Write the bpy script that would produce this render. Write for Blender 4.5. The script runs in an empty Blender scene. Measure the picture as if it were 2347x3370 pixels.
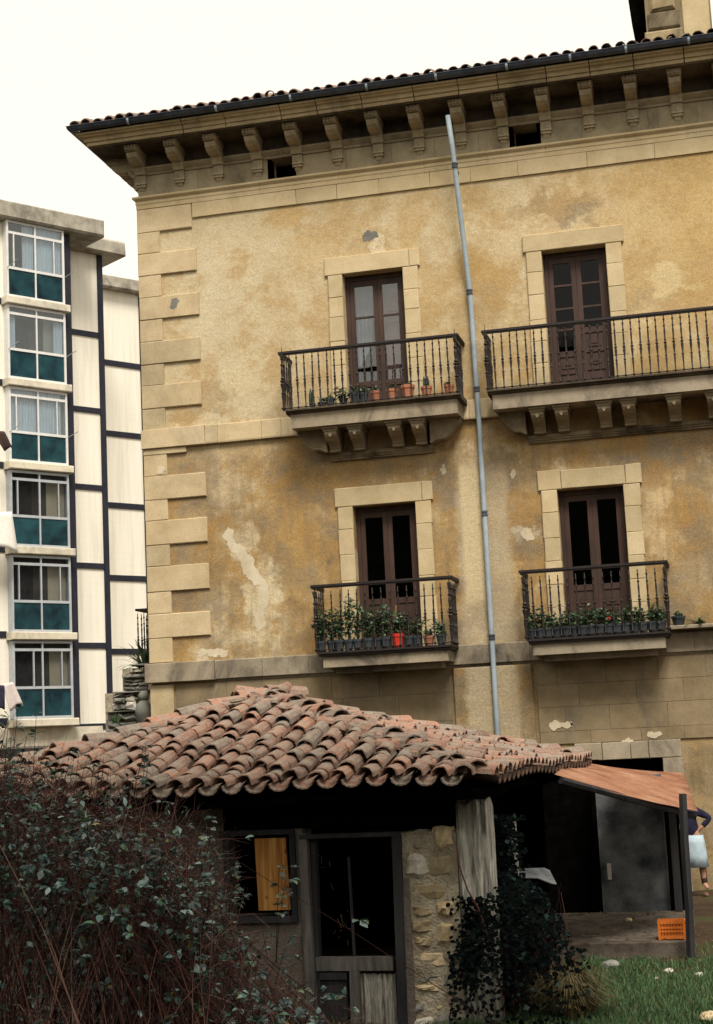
import bpy, bmesh, math, random
from mathutils import Vector, Matrix, noise as mnoise

scene = bpy.context.scene
col = scene.collection
rng = random.Random(7)
rad = math.radians

# ------------------------------------------------------------------ camera
FPX = 5200.0; CX, CY = 1173.5, 1685.0; PW, PH = 2347.0, 3370.0
CAM = Vector((10.23118, -26.97866, 2.6))
AX = Vector((0.97106716, -0.07931022, -0.22525199))   # world x, y, z expressed in camera axes (right, down, forward)
AY = Vector((0.23409505, 0.12969810, 0.96352370))
AZ = Vector((-0.04720252, -0.98837659, 0.14451169))
cam_d = bpy.data.cameras.new('camera')
cam = bpy.data.objects.new('camera', cam_d)
col.objects.link(cam)
cam_d.sensor_fit = 'VERTICAL'; cam_d.sensor_height = 36.0
cam_d.lens = FPX * 36.0 / PH
cam_d.clip_end = 1500
cam.matrix_world = Matrix(((AX[0], -AX[1], -AX[2], CAM[0]), (AY[0], -AY[1], -AY[2], CAM[1]),
                           (AZ[0], -AZ[1], -AZ[2], CAM[2]), (0, 0, 0, 1)))
scene.camera = cam

# ------------------------------------------------------------------ sky, sun, exposure
SUN_DIR = Vector((-0.24, 0.52, -0.82)).normalized()      # the way the light travels
world = bpy.data.worlds.new('World'); scene.world = world; world.use_nodes = True
wn = world.node_tree; wn.nodes.clear()
wo = wn.nodes.new('ShaderNodeOutputWorld'); wb = wn.nodes.new('ShaderNodeBackground')
sk = wn.nodes.new('ShaderNodeTexSky'); sk.sky_type = 'NISHITA'; sk.sun_disc = False
sk.sun_elevation = math.asin(-SUN_DIR.z); sk.sun_rotation = math.atan2(-SUN_DIR.x, -SUN_DIR.y)
sk.air_density = 1.5; sk.dust_density = 4.0
wm = wn.nodes.new('ShaderNodeMix'); wm.data_type = 'RGBA'
wm.inputs[0].default_value = 0.96                        # closed layer of pale cloud over the clear sky
wm.inputs[7].default_value = (4.15, 3.85, 3.28, 1)
wn.links.new(sk.outputs[0], wm.inputs[6]); wn.links.new(wm.outputs[2], wb.inputs[0])
wb.inputs[1].default_value = 0.1
wn.links.new(wb.outputs[0], wo.inputs[0])
sl = bpy.data.lights.new('sun', 'SUN'); sl.energy = 1.5; sl.angle = rad(20); sl.color = (1.0, 0.93, 0.82)
sun = bpy.data.objects.new('sun', sl); col.objects.link(sun)
sun.rotation_euler = SUN_DIR.to_track_quat('-Z', 'Y').to_euler(); sun.location = (-20, -30, 40)
vs = scene.view_settings
vs.view_transform = 'Standard'; vs.look = 'None'; vs.exposure = 1.52; vs.gamma = 1.0; vs.use_curve_mapping = False

# ------------------------------------------------------------------ pixel -> place helpers (photo pixels, 2347 x 3370)
def ray(x, y):
    c = Vector(((x - CX) / FPX, (y - CY) / FPX, 1.0))
    return Vector((AX.dot(c), AY.dot(c), AZ.dot(c)))
def onY(x, y, Y=0.0):
    r = ray(x, y); return CAM + r * ((Y - CAM.y) / r.y)
def onZ(x, y, Z=0.0):
    r = ray(x, y); return CAM + r * ((Z - CAM.z) / r.z)
def dep(x, y, d): return CAM + ray(x, y) * d
def F(x, y, Y=0.0):
    p = onY(x, y, Y); return p.x, p.z

# ------------------------------------------------------------------ mesh helpers
class MB:
    def __init__(s): s.v = []; s.f = []; s.m = []; s.smooth = False
    def add(s, vs_, fs_):
        o = len(s.v); s.v += [tuple(p) for p in vs_]; s.f += [tuple(i + o for i in f) for f in fs_]; return s
    def box(s, x0, x1, y0, y1, z0, z1, j=0.0):
        P = [(x, y, z) for z in (z0, z1) for y in (y0, y1) for x in (x0, x1)]
        if j: P = [(a + rng.uniform(-j, j), b + rng.uniform(-j, j), c + rng.uniform(-j, j)) for a, b, c in P]
        return s.add(P, [(0, 2, 3, 1), (4, 5, 7, 6), (0, 1, 5, 4), (2, 6, 7, 3), (0, 4, 6, 2), (1, 3, 7, 5)])
    def block(s, x0, x1, y0, y1, z0, z1, c=0.012, j=0.004):
        """stone block whose front (-y) face has chamfered edges"""
        J = lambda p: (p[0] + rng.uniform(-j, j), p[1] + rng.uniform(-j, j) * .5, p[2] + rng.uniform(-j, j))
        ring = lambda a, y: [(x0 + a, y, z0 + a), (x1 - a, y, z0 + a), (x1 - a, y, z1 - a), (x0 + a, y, z1 - a)]
        P = ring(0, y1) + [J(p) for p in ring(0, y0 + c)] + [J(p) for p in ring(c, y0)]
        fs = [(3, 2, 1, 0), (8, 9, 10, 11)]
        for k in range(2):
            for i in range(4):
                a = k * 4; fs.append((a + i, a + (i + 1) % 4, a + 4 + (i + 1) % 4, a + 4 + i))
        return s.add(P, fs)
    def quad(s, a, b, c, d): return s.add([a, b, c, d], [(0, 1, 2, 3)])
    def prism(s, poly, fn):
        """poly 2D points; fn(point, k) -> 3D for the two ends k=0,1"""
        n = len(poly)
        P = [fn(p, 0) for p in poly] + [fn(p, 1) for p in poly]
        fs = [tuple(range(n))[::-1], tuple(range(n, 2 * n))]
        fs += [(i, (i + 1) % n, n + (i + 1) % n, n + i) for i in range(n)]
        return s.add(P, fs)
    def lathe(s, prof, seg=8, c=(0, 0, 0)):
        P = [(c[0] + r * math.cos(2 * math.pi * k / seg), c[1] + r * math.sin(2 * math.pi * k / seg), c[2] + z) for r, z in prof for k in range(seg)]
        fs = [(i * seg + k, i * seg + (k + 1) % seg, (i + 1) * seg + (k + 1) % seg, (i + 1) * seg + k) for i in range(len(prof) - 1) for k in range(seg)]
        fs.append(tuple(range(seg))[::-1]); fs.append(tuple((len(prof) - 1) * seg + k for k in range(seg)))
        return s.add(P, fs)
    def tube(s, pts, r, seg=6):
        pts = [Vector(p) for p in pts]; P = []; n = len(pts)
        rs = r if isinstance(r, (list, tuple)) else [r] * n
        for i, p in enumerate(pts):
            t = (pts[min(i + 1, n - 1)] - pts[max(i - 1, 0)])
            t = t.normalized() if t.length > 1e-9 else Vector((0, 0, 1))
            a = t.cross(Vector((0, 0, 1)) if abs(t.z) < .9 else Vector((1, 0, 0))).normalized(); b = t.cross(a)
            P += [p + (a * math.cos(2 * math.pi * k / seg) + b * math.sin(2 * math.pi * k / seg)) * rs[i] for k in range(seg)]
        fs = [(i * seg + k, i * seg + (k + 1) % seg, (i + 1) * seg + (k + 1) % seg, (i + 1) * seg + k) for i in range(n - 1) for k in range(seg)]
        if seg > 2: fs += [tuple(range(seg))[::-1], tuple((n - 1) * seg + k for k in range(seg))]
        return s.add(P, fs)
    def mesh(s, name):
        me = bpy.data.meshes.new(name); me.from_pydata(s.v, [], s.f); me.update()
        if s.smooth: me.polygons.foreach_set('use_smooth', [True] * len(me.polygons))
        return me
    def build(s, name, mat, parent=None, loc=None, kind=None):
        me = s.mesh(name)
        if mat: me.materials.append(mat)
        return link(name, me, parent, loc, kind)
def link(name, me, parent=None, loc=None, kind=None, rot=None):
    o = bpy.data.objects.new(name, me); col.objects.link(o)
    if parent: o.parent = parent
    if loc is not None: o.location = loc
    if rot is not None: o.rotation_euler = rot
    if kind: o['kind'] = kind
    return o
def tag(o, label, cat, group=None, kind=None):
    o['label'] = label; o['category'] = cat
    if group: o['group'] = group
    if kind: o['kind'] = kind
    return o
def thing(name, loc, label, cat, group=None, rz=0.0):
    o = bpy.data.objects.new(name, None); col.objects.link(o); o.location = loc; o.rotation_euler = (0, 0, rz)
    o.empty_display_size = .2
    return tag(o, label, cat, group)

# ------------------------------------------------------------------ material helpers
class NT:
    def __init__(s, name):
        s.mat = bpy.data.materials.new(name); s.mat.use_nodes = True; s.t = s.mat.node_tree; s.t.nodes.clear()
        s.out = s.n('ShaderNodeOutputMaterial'); s.tc = s.n('ShaderNodeTexCoord'); s.co = s.tc.outputs['Object']
    def n(s, t): return s.t.nodes.new(t)
    def l(s, a, b): s.t.links.new(a, b)
    def put(s, sock, v):
        if isinstance(v, bpy.types.NodeSocket): s.l(v, sock)
        elif isinstance(v, (tuple, list)) and len(v) == 3 and sock.type == 'RGBA': sock.default_value = (*v, 1)
        else: sock.default_value = v
    def noise(s, scale, detail=4, rough=.55, vec=None, dist=0.0):
        x = s.n('ShaderNodeTexNoise'); x.inputs['Scale'].default_value = scale; x.inputs['Detail'].default_value = detail
        x.inputs['Roughness'].default_value = rough; x.inputs['Distortion'].default_value = dist
        s.l(vec or s.co, x.inputs['Vector']); return x.outputs['Fac']
    def mapv(s, sc, loc=(0, 0, 0), vec=None):
        x = s.n('ShaderNodeMapping'); x.inputs['Scale'].default_value = sc; x.inputs['Location'].default_value = loc
        s.l(vec or s.co, x.inputs['Vector']); return x.outputs[0]
    def ramp(s, fac, stops):
        x = s.n('ShaderNodeValToRGB'); e = x.color_ramp.elements
        while len(e) < len(stops): e.new(.5)
        for i, (p, c) in enumerate(stops):
            e[i].position = p; e[i].color = (*c, 1) if isinstance(c, (tuple, list)) else (c, c, c, 1)
        s.l(fac, x.inputs[0]); return x.outputs[0]
    def mix(s, fac, a, b, blend='MIX'):
        x = s.n('ShaderNodeMix'); x.data_type = 'RGBA'; x.blend_type = blend
        s.put(x.inputs[0], fac); s.put(x.inputs[6], a); s.put(x.inputs[7], b); return x.outputs[2]
    def math(s, op, a, b=0.0, clamp=False):
        x = s.n('ShaderNodeMath'); x.operation = op; x.use_clamp = clamp; s.put(x.inputs[0], a); s.put(x.inputs[1], b); return x.outputs[0]
    def xyz(s):
        x = s.n('ShaderNodeSeparateXYZ'); s.l(s.co, x.inputs[0]); return x.outputs
    def band(s, v, a, b, soft, wob=None, amp=0.0):
        """1 between a and b with soft edges, edge wobbled by noise"""
        if wob is not None: v = s.math('ADD', v, s.math('MULTIPLY', s.math('SUBTRACT', wob, .5), amp))
        lo = s.n('ShaderNodeMapRange'); lo.inputs[1].default_value = a - soft; lo.inputs[2].default_value = a + soft; s.put(lo.inputs[0], v)
        hi = s.n('ShaderNodeMapRange'); hi.inputs[1].default_value = b - soft; hi.inputs[2].default_value = b + soft; hi.inputs[3].default_value = 1; hi.inputs[4].default_value = 0; s.put(hi.inputs[0], v)
        return s.math('MULTIPLY', lo.outputs[0], hi.outputs[0])
    def objrand(s):
        x = s.n('ShaderNodeObjectInfo'); return x.outputs['Random']
    def island(s):
        x = s.n('ShaderNodeNewGeometry'); return x.outputs['Random Per Island']
    def done(s, color, rough=.9, bumps=(), spec=.3, metal=0.0, bdist=.02):
        b = s.n('ShaderNodeBsdfPrincipled'); s.put(b.inputs['Base Color'], color); s.put(b.inputs['Roughness'], rough)
        b.inputs['Specular IOR Level'].default_value = spec; b.inputs['Metallic'].default_value = metal
        prev = None
        for h, st, d in bumps:
            x = s.n('ShaderNodeBump'); x.inputs['Strength'].default_value = st; x.inputs['Distance'].default_value = d
            s.l(h, x.inputs['Height'])
            if prev: s.l(prev, x.inputs['Normal'])
            prev = x.outputs[0]
        if prev: s.l(prev, b.inputs['Normal'])
        s.l(b.outputs[0], s.out.inputs[0]); return s.mat
def simple(name, c1, c2, scale=4.0, rough=.85, bump=.4, bd=.01, fine=60, spec=.3, rnd=0.0, isl=False, metal=0.0, sv=(1, 1, 1), det=5):
    s = NT(name); v = s.mapv(sv)
    f = s.noise(scale, det, .6, v); c = s.ramp(f, [(.32, c1), (.68, c2)])
    g = s.noise(fine, 3, .6, v)
    c = s.mix(.35, c, s.ramp(g, [(.25, .55), (.75, 1.25)]), 'MULTIPLY')
    if rnd:
        r = s.island() if isl else s.objrand()
        c = s.mix(1.0, c, s.ramp(r, [(0, 1 - rnd), (1, 1 + rnd)]), 'MULTIPLY')
    return s.done(c, rough, [(f, bump * .5, bd * 2), (g, bump, bd)], spec, metal)

# ---- plaster of the old facade
BLOT = []      # stains on the facade: photo position (1599 wide view), half sizes in m, colour, strength
for (x, y, rx, rz_, c, k) in [
    (592, 1345, .30, .75, (.66, .56, .37), .9), (548, 1235, .28, .55, (.62, .51, .33), .7), (500, 1090, .35, .5, (.55, .45, .30), .6), (440, 1060, .40, .35, (.30, .24, .16), .6), (690, 1060, .55, .6, (.36, .22, .08), .7), (725, 1010, .4, .35, (.24, .19, .13), .8),
    (860, 1050, .8, .25, (.30, .20, .09), .7), (830, 1000, .9, .18, (.25, .19, .12), .7), (640, 1160, .4, .5, (.46, .30, .12), .6), (680, 1260, .35, .7, (.40, .26, .10), .6), (420, 1200, .3, .8, (.42, .33, .20), .5), (450, 1390, .45, .35, (.33, .25, .16), .5),
    (1025, 1315, .20, .22, (.25, .19, .13), .8), (1020, 1420, .25, .3, (.22, .17, .12), .8), (1000, 1090, .2, .45, (.26, .21, .15), .7), (985, 1230, .22, .6, (.42, .28, .12), .6), (720, 1430, .5, .18, (.26, .17, .09), .7),
    (1120, 1060, .35, .4, (.27, .20, .13), .8), (1140, 1150, .35, .5, (.38, .25, .11), .6), (1180, 1190, .2, .2, (.60, .54, .43), .6), (1130, 1340, .3, .4, (.40, .30, .17), .6), (1150, 1420, .45, .25, (.30, .24, .16), .7),
    (1290, 1010, .8, .2, (.40, .25, .09), .7), (1470, 1030, .7, .3, (.26, .21, .15), .8), (1530, 1150, .5, .5, (.42, .26, .09), .7), (1480, 1170, .3, .5, (.60, .47, .28), .7), (1560, 1300, .4, .4, (.36, .28, .18), .6), (1480, 1380, .4, .3, (.34, .28, .20), .5),
    (1250, 470, .75, .22, (.34, .23, .11), .75), (1290, 490, .4, .14, (.27, .22, .15), .6), (1105, 615, .55, .5, (.42, .27, .10), .65), (1140, 555, .4, .35, (.62, .52, .34), .5), (1090, 690, .3, .3, (.35, .25, .13), .5), (1500, 635, .4, .22, (.64, .52, .30), .7), (1450, 680, .5, .12, (.36, .28, .17), .5),
    (640, 485, .4, .25, (.46, .29, .10), .6), (920, 500, .3, .5, (.46, .29, .10), .5), (700, 560, .5, .3, (.56, .43, .23), .5), (845, 545, .22, .22, (.66, .58, .42), .7), (480, 880, .4, .25, (.36, .25, .13), .6), (430, 930, .5, .15, (.30, .23, .14), .6), (560, 850, .5, .3, (.62, .52, .33), .5), (1040, 800, .35, .8, (.38, .29, .17), .55), (1020, 480, .15, .9, (.62, .50, .29), .5), (960, 640, .2, .6, (.44, .30, .13), .5)]:
    X_, Z_ = F(x * 2347 / 1599, y * 2347 / 1599); BLOT.append((X_, Z_, rx, rz_, c, k))
def plaster():
    s = NT('plaster'); X, Y, Z = s.xyz()
    n1 = s.noise(.5, 8, .62, s.mapv((1, 1, .8), (3.1, 0, 1.7)))
    n2 = s.noise(1.6, 9, .68, s.mapv((1, 1, 1), (9, 0, 4)), .15)
    n3 = s.noise(5.5, 8, .72)
    g = s.noise(48, 3, .75); g2 = s.noise(17, 5, .7)
    st = s.noise(2.2, 6, .65, s.mapv((2.8, 1, .25), (0, 0, 7)))
    w12 = s.math('ADD', s.math('MULTIPLY', n1, .5), s.math('MULTIPLY', n2, .5))
    up = s.ramp(w12, [(.34, (.33, .215, .09)), (.45, (.45, .325, .16)), (.52, (.53, .42, .25)), (.62, (.60, .51, .35))])
    mid = s.ramp(w12, [(.37, (.13, .10, .065)), (.44, (.27, .175, .08)), (.50, (.38, .25, .105)), (.55, (.46, .345, .185)), (.61, (.60, .50, .34))])
    low = s.ramp(s.math('ADD', s.math('MULTIPLY', st, .5), s.math('MULTIPLY', n2, .5)),
                 [(.36, (.15, .11, .06)), (.5, (.25, .185, .10)), (.64, (.36, .29, .19))])
    mM = s.band(Z, 4.0, 8.25, .2, n3, .8); mL = s.band(Z, -2.0, 3.85, .12)
    c = s.mix(mM, up, mid); c = s.mix(mL, c, low)                       # each storey in its own tone, the ground floor darkest
    c = s.mix(s.math('MULTIPLY', s.band(X, -1, 3.4, 1.4, n1, 2.5), s.band(Z, 8.0, 13, .5)), c, s.mix(.6, c, (.60, .515, .35)))
    c = s.mix(s.math('MULTIPLY', s.band(X, 9.0, 20, 1.6, n1, 2.5), s.band(Z, 9.6, 13, .5)), c, s.mix(.7, c, (.54, .37, .15)))
    wob = s.n('ShaderNodeTexNoise'); wob.inputs['Scale'].default_value = 2.4; wob.inputs['Detail'].default_value = 7; wob.inputs['Roughness'].default_value = .68; s.l(s.co, wob.inputs['Vector'])
    sp = s.n('ShaderNodeSeparateColor'); s.l(wob.outputs['Color'], sp.inputs[0])
    dx = s.math('MULTIPLY', s.math('SUBTRACT', sp.outputs[0], .5), 1.5); dz = s.math('MULTIPLY', s.math('SUBTRACT', sp.outputs[1], .5), 1.5)
    XW, ZW = s.math('ADD', X, dx), s.math('ADD', Z, dz)
    for (bx, bz, rx, rz_, colr, k) in BLOT:                                # stains and washed-out places
        ax = s.math('MULTIPLY', s.math('SUBTRACT', XW, bx), 1 / rx); az = s.math('MULTIPLY', s.math('SUBTRACT', ZW, bz), 1 / rz_)
        d2 = s.math('ADD', s.math('MULTIPLY', ax, ax), s.math('MULTIPLY', az, az))
        mr = s.n('ShaderNodeMapRange'); mr.interpolation_type = 'SMOOTHSTEP'; s.put(mr.inputs[0], d2); mr.inputs[1].default_value = 1.7; mr.inputs[2].default_value = .3; mr.inputs[3].default_value = 0; mr.inputs[4].default_value = k
        c = s.mix(mr.outputs[0], c, colr)
    gm = s.ramp(s.noise(1.1, 10, .72, s.mapv((1, 1, 1.1), (5, 0, 2))), [(.46, 0.0), (.60, .75)])
    c = s.mix(s.math('MULTIPLY', gm, s.math('ADD', s.math('MULTIPLY', s.band(Z, 3.0, 8.4, .5, n2, 1.5), .85), .12)), c, (.22, .175, .12))
    om = s.ramp(s.noise(1.4, 9, .7, s.mapv((1, 1, 1.1), (15, 3, 8))), [(.50, 0.0), (.60, .7)])
    c = s.mix(om, c, s.mix(s.band(Z, 3.0, 8.4, .5), (.44, .30, .14), (.36, .215, .075)))
    c = s.mix(s.math('MULTIPLY', s.ramp(st, [(.48, 0.0), (.66, .55)]), s.band(Z, 0, 8.1, .3)), c, (.24, .18, .105))
    strip = s.math('MULTIPLY', s.band(X, 5.72, 6.62, .05, n2, .35), s.band(Z, 0.0, 7.3, .3, n2, 1.0))
    c = s.mix(s.math('MULTIPLY', strip, .7), c, s.mix(n2, (.36, .29, .19), (.52, .44, .30)))
    strip2 = s.math('MULTIPLY', s.band(X, 5.80, 6.16, .03, n3, .08), s.band(Z, 4.9, 7.3, .1, n2, .5))
    c = s.mix(s.math('MULTIPLY', strip2, .8), c, (.60, .49, .30))
    scf = s.ramp(s.noise(4.2, 8, .78, s.mapv((1, 1, .8), (1, 2, 3))), [(.66, 0.0), (.70, .8)])
    c = s.mix(s.math('MULTIPLY', scf, s.band(Z, 0, 8.2, .5)), c, (.60, .54, .42))
    c = s.mix(.6, c, s.ramp(g2, [(.3, .72), (.7, 1.22)]), 'MULTIPLY')
    c = s.mix(.7, c, s.ramp(g, [(.28, .55), (.72, 1.4)]), 'MULTIPLY')
    return s.done(c, .95, [(n3, .6, .03), (g, .5, .008)], .15)

def stone(name, c1, c2, soot=(.10, .085, .065), sa=.55, rnd=.12, bump=.5):
    s = NT(name); n = s.noise(2.2, 6, .65); n2 = s.noise(.9, 7, .7, s.mapv((1, 1, .6), (4, 4, 4)), .5); g = s.noise(60, 3, .65)
    c = s.ramp(n, [(.3, c1), (.7, c2)])
    c = s.mix(s.math('MULTIPLY', s.ramp(n2, [(.48, 0.0), (.68, 1.0)]), sa), c, soot)
    c = s.mix(1.0, c, s.ramp(s.objrand(), [(0, (1 - rnd, 1 - rnd * .9, 1 - rnd * 1.1)), (.5, (1, .98, .92)), (1, (1 + rnd, 1 + rnd * .9, 1 + rnd * .8))]), 'MULTIPLY')
    c = s.mix(.5, c, s.ramp(g, [(.25, .6), (.75, 1.3)]), 'MULTIPLY')
    return s.done(c, .93, [(n, bump, .02), (g, bump, .008)], .2)

def tile_mat(name, isl):
    s = NT(name); r = s.island() if isl else s.objrand()
    base = s.ramp(r, [(0, (.14, .085, .065)), (.2, (.29, .155, .11)), (.45, (.23, .145, .11)), (.62, (.36, .18, .12)), (.8, (.24, .18, .145)), (1, (.19, .15, .12))])
    n = s.noise(9, 6, .7); n2 = s.noise(26, 5, .7); g = s.noise(120, 2, .7)
    c = s.mix(s.math('MULTIPLY', s.ramp(n, [(.44, 0.0), (.64, 1.0)]), .85), base, (.27, .24, .20))   # lichen crust
    c = s.mix(s.ramp(n2, [(.55, 0.0), (.66, .85)]), c, (.05, .038, .03))
    c = s.mix(.5, c, s.ramp(g, [(.25, .6), (.75, 1.3)]), 'MULTIPLY')
    return s.done(c, .9, [(n2, .5, .01), (g, .4, .004)], .2)

def leaf_mat(name, stops, rough=.42, spec=.5, vein=.5):
    s = NT(name); r = s.island(); c = s.ramp(r, stops)
    b = s.n('ShaderNodeBsdfPrincipled'); s.put(b.inputs['Base Color'], c); b.inputs['Roughness'].default_value = rough
    b.inputs['Specular IOR Level'].default_value = spec
    tr = s.n('ShaderNodeBsdfTranslucent'); s.put(tr.inputs[0], c)
    mx = s.n('ShaderNodeMixShader'); mx.inputs[0].default_value = .18
    s.l(b.outputs[0], mx.inputs[1]); s.l(tr.outputs[0], mx.inputs[2]); s.l(mx.outputs[0], s.out.inputs[0]); return s.mat

def glass_mat(name, tint, refl=.10, rough=.03):
    s = NT(name); t = s.n('ShaderNodeBsdfTransparent'); s.put(t.inputs[0], tint)
    gl = s.n('ShaderNodeBsdfGlossy'); gl.inputs['Roughness'].default_value = rough
    w = s.noise(1.6, 2, .5); bp = s.n('ShaderNodeBump'); bp.inputs['Strength'].default_value = .25; bp.inputs['Distance'].default_value = .02
    s.l(w, bp.inputs['Height']); s.l(bp.outputs[0], gl.inputs['Normal'])
    fr = s.n('ShaderNodeFresnel'); fr.inputs[0].default_value = 1.5
    k = s.math('ADD', s.math('MULTIPLY', fr.outputs[0], .45), refl, True)
    mx = s.n('ShaderNodeMixShader'); s.l(k, mx.inputs[0]); s.l(t.outputs[0], mx.inputs[1]); s.l(gl.outputs[0], mx.inputs[2])
    s.l(mx.outputs[0], s.out.inputs[0]); return s.mat

MT = {}
MT['plaster'] = plaster()
MT['stone'] = stone('dressed_stone', (.44, .345, .21), (.57, .47, .315), (.24, .19, .13), sa=.45, rnd=.12)
MT['lintel'] = stone('pale_stone', (.48, .38, .225), (.60, .495, .325), (.34, .26, .16), sa=.4, rnd=.08)
MT['cornice'] = stone('cornice_stone', (.34, .265, .155), (.46, .375, .235), (.07, .06, .045), .75, .1)
MT['frieze'] = stone('frieze_stone', (.30, .25, .165), (.41, .35, .245), (.06, .052, .045), .7, .08)
MT['bracket'] = stone('bracket_stone', (.32, .265, .175), (.46, .39, .275), (.05, .042, .034), .75, .12)
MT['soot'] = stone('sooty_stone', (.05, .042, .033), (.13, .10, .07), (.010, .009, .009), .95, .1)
MT['slab'] = stone('balcony_stone', (.25, .21, .155), (.38, .325, .25), (.035, .033, .035), .9, .1)
MT['corbel'] = stone('corbel_stone', (.17, .13, .085), (.33, .275, .19), (.03, .02, .013), .9, .1)
MT['ashlar'] = stone('ashlar_stone', (.19, .145, .085), (.30, .235, .15), (.12, .105, .085), .8, .08)
MT['patch'] = stone('bare_lime', (.50, .43, .31), (.66, .59, .46), (.36, .29, .19), .6, .05)
MT['iron'] = simple('dark_iron', (.008, .0055, .005), (.022, .013, .011), 14, .6, .4, .003, 90, .4)
MT['pipe'] = simple('grey_pipe', (.27, .33, .38), (.36, .43, .48), 3, .5, .2, .003, 40, .4)
MT['gutter'] = simple('gutter_zinc', (.03, .036, .055), (.075, .09, .12), 5, .5, .3, .004, 40, .4)
MT['brownwood'] = simple('door_wood', (.026, .012, .008), (.066, .031, .021), 5, .6, .4, .004, 60, .4, sv=(1, 1, .2))
MT['palewood'] = simple('worn_shutter', (.34, .16, .12), (.52, .33, .28), 4, .7, .4, .004, 50, .3, sv=(1, 1, .3))
MT['curtainin'] = simple('curtain_cloth', (.55, .56, .60), (.72, .72, .74), 3, .9, .3, .01, 60)
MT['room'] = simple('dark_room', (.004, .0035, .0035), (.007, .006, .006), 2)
MT['glass'] = glass_mat('old_glass', (.75, .78, .8), .09, .04)
MT['glassdark'] = glass_mat('dark_glass', (.35, .36, .4), .0, .05)
MT['apglass'] = glass_mat('clear_glass', (.80, .86, .90), .06, .02)
MT['apglass2'] = glass_mat('clear_glass_lower', (.86, .88, .90), -.02, .03)
MT['tealglass'] = glass_mat('teal_glass', (.07, .30, .38), .0, .04)
def teal():
    s = NT('teal_panel_glass'); d = s.n('ShaderNodeBsdfPrincipled'); n = s.noise(1.5, 4, .6); s.put(d.inputs['Base Color'], s.ramp(n, [(.35, (.006, .025, .038)), (.65, (.03, .12, .145))])); d.inputs['Roughness'].default_value = .15; d.inputs['Specular IOR Level'].default_value = .25
    t = s.n('ShaderNodeBsdfTransparent'); s.put(t.inputs[0], (.10, .42, .52)); mx = s.n('ShaderNodeMixShader'); mx.inputs[0].default_value = .5; s.l(t.outputs[0], mx.inputs[1]); s.l(d.outputs[0], mx.inputs[2]); s.l(mx.outputs[0], s.out.inputs[0]); return s.mat
MT['tealglass'] = teal()
MT['tile'] = tile_mat('roof_tile', False); MT['tiles'] = tile_mat('roof_tile_run', True)
MT['pan'] = simple('dirty_pan_tile', (.035, .025, .018), (.10, .06, .045), 9, .95, .5, .01, 60, .1)  # pan tiles darkened: shade between the cover tiles put into the colour
MT['roofdark'] = simple('roof_boards', (.0012, .001, .0009), (.004, .0034, .003), 6, 1.0, .4, .01, 60, .0)  # near black, for real boards and for panels standing in for shade
MT['terracotta'] = simple('terracotta', (.30, .11, .06), (.42, .18, .10), 8, .8, .3, .004, 70, .3, .2)
MT['darkpot'] = simple('dark_pot', (.02, .028, .035), (.05, .06, .07), 6, .5, .2, .003, 50, .4, .2)
MT['redpot'] = simple('red_pot', (.50, .03, .02), (.62, .05, .03), 6, .5, .2, .003)
MT['geranium'] = leaf_mat('geranium_leaf', [(0, (.015, .04, .02)), (.5, (.04, .09, .045)), (.9, (.08, .14, .06)), (1, (.16, .16, .05))])
MT['cactus'] = leaf_mat('cactus_green', [(0, (.02, .05, .035)), (1, (.06, .10, .06))])
MT['flower'] = simple('red_petal', (.5, .01, .02), (.62, .03, .04), 20)
def appanel():
    s = NT('pebbledash_cream'); st = s.noise(1.6, 7, .65, s.mapv((3, 3, .16))); g = s.noise(30, 4, .7); w = s.n('ShaderNodeTexWave'); w.bands_direction = 'Z'; w.inputs['Scale'].default_value = 1.3; w.inputs['Distortion'].default_value = .4; s.l(s.co, w.inputs['Vector'])
    c = s.ramp(st, [(.3, (.70, .66, .56)), (.5, (.83, .79, .69)), (.7, (.87, .84, .75))]); c = s.mix(.05, c, s.ramp(w.outputs['Fac'], [(.0, .7), (.2, 1.0)]), 'MULTIPLY'); c = s.mix(.35, c, s.ramp(g, [(.25, .65), (.75, 1.2)]), 'MULTIPLY')
    return s.done(c, .95, [(g, .5, .01)], .15)
MT['appanel'] = appanel()
MT['apbeam'] = simple('navy_beam', (.010, .011, .022), (.020, .021, .034), 4, .7, .2, .004)
MT['apframe'] = simple('window_frame_white', (.62, .62, .62), (.74, .73, .71), 5, .5, .15, .003)
MT['apframegrey'] = simple('window_frame_grey', (.36, .39, .43), (.46, .48, .51), 5, .45, .15, .003)
MT['apledge'] = stone('painted_ledge', (.60, .55, .45), (.72, .68, .58), (.14, .12, .10), .55, .04)
MT['apslab'] = stone('weathered_concrete', (.26, .235, .19), (.48, .45, .385), (.09, .085, .075), .85, .05)
MT['aproom'] = simple('flat_interior', (.05, .043, .035), (.11, .095, .075), 1.0)
MT['aproomlit'] = simple('flat_wall_cream', (.42, .36, .26), (.52, .46, .35), 1.0)
MT['net'] = simple('net_curtain', (.66, .67, .68), (.90, .90, .90), 9, .9, .2, .01, 60, sv=(3, 3, .1))
MT['furn'] = simple('dark_furniture', (.02, .02, .022), (.05, .045, .04), 4)
MT['cloth'] = simple('white_cloth', (.78, .76, .70), (.86, .84, .78), 6, .9, .4, .01, 40)
MT['pinkcloth'] = simple('pink_cloth', (.62, .54, .52), (.72, .64, .62), 8, .9, .4, .01, 40)
MT['navycloth'] = simple('navy_cloth', (.012, .014, .035), (.03, .032, .06), 8, .9, .4, .01, 40)
MT['browncloth'] = simple('brown_cloth', (.035, .018, .016), (.07, .04, .035), 8, .9, .4, .01, 40)
MT['wall_shed'] = simple('shed_render', (.09, .075, .062), (.17, .145, .125), 3, .95, .7, .02, 35, .15)
MT['oldwood'] = simple('weathered_timber', (.014, .015, .019), (.042, .040, .041), 6, .85, .6, .006, 60, .2, sv=(1, 1, .15))
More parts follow.
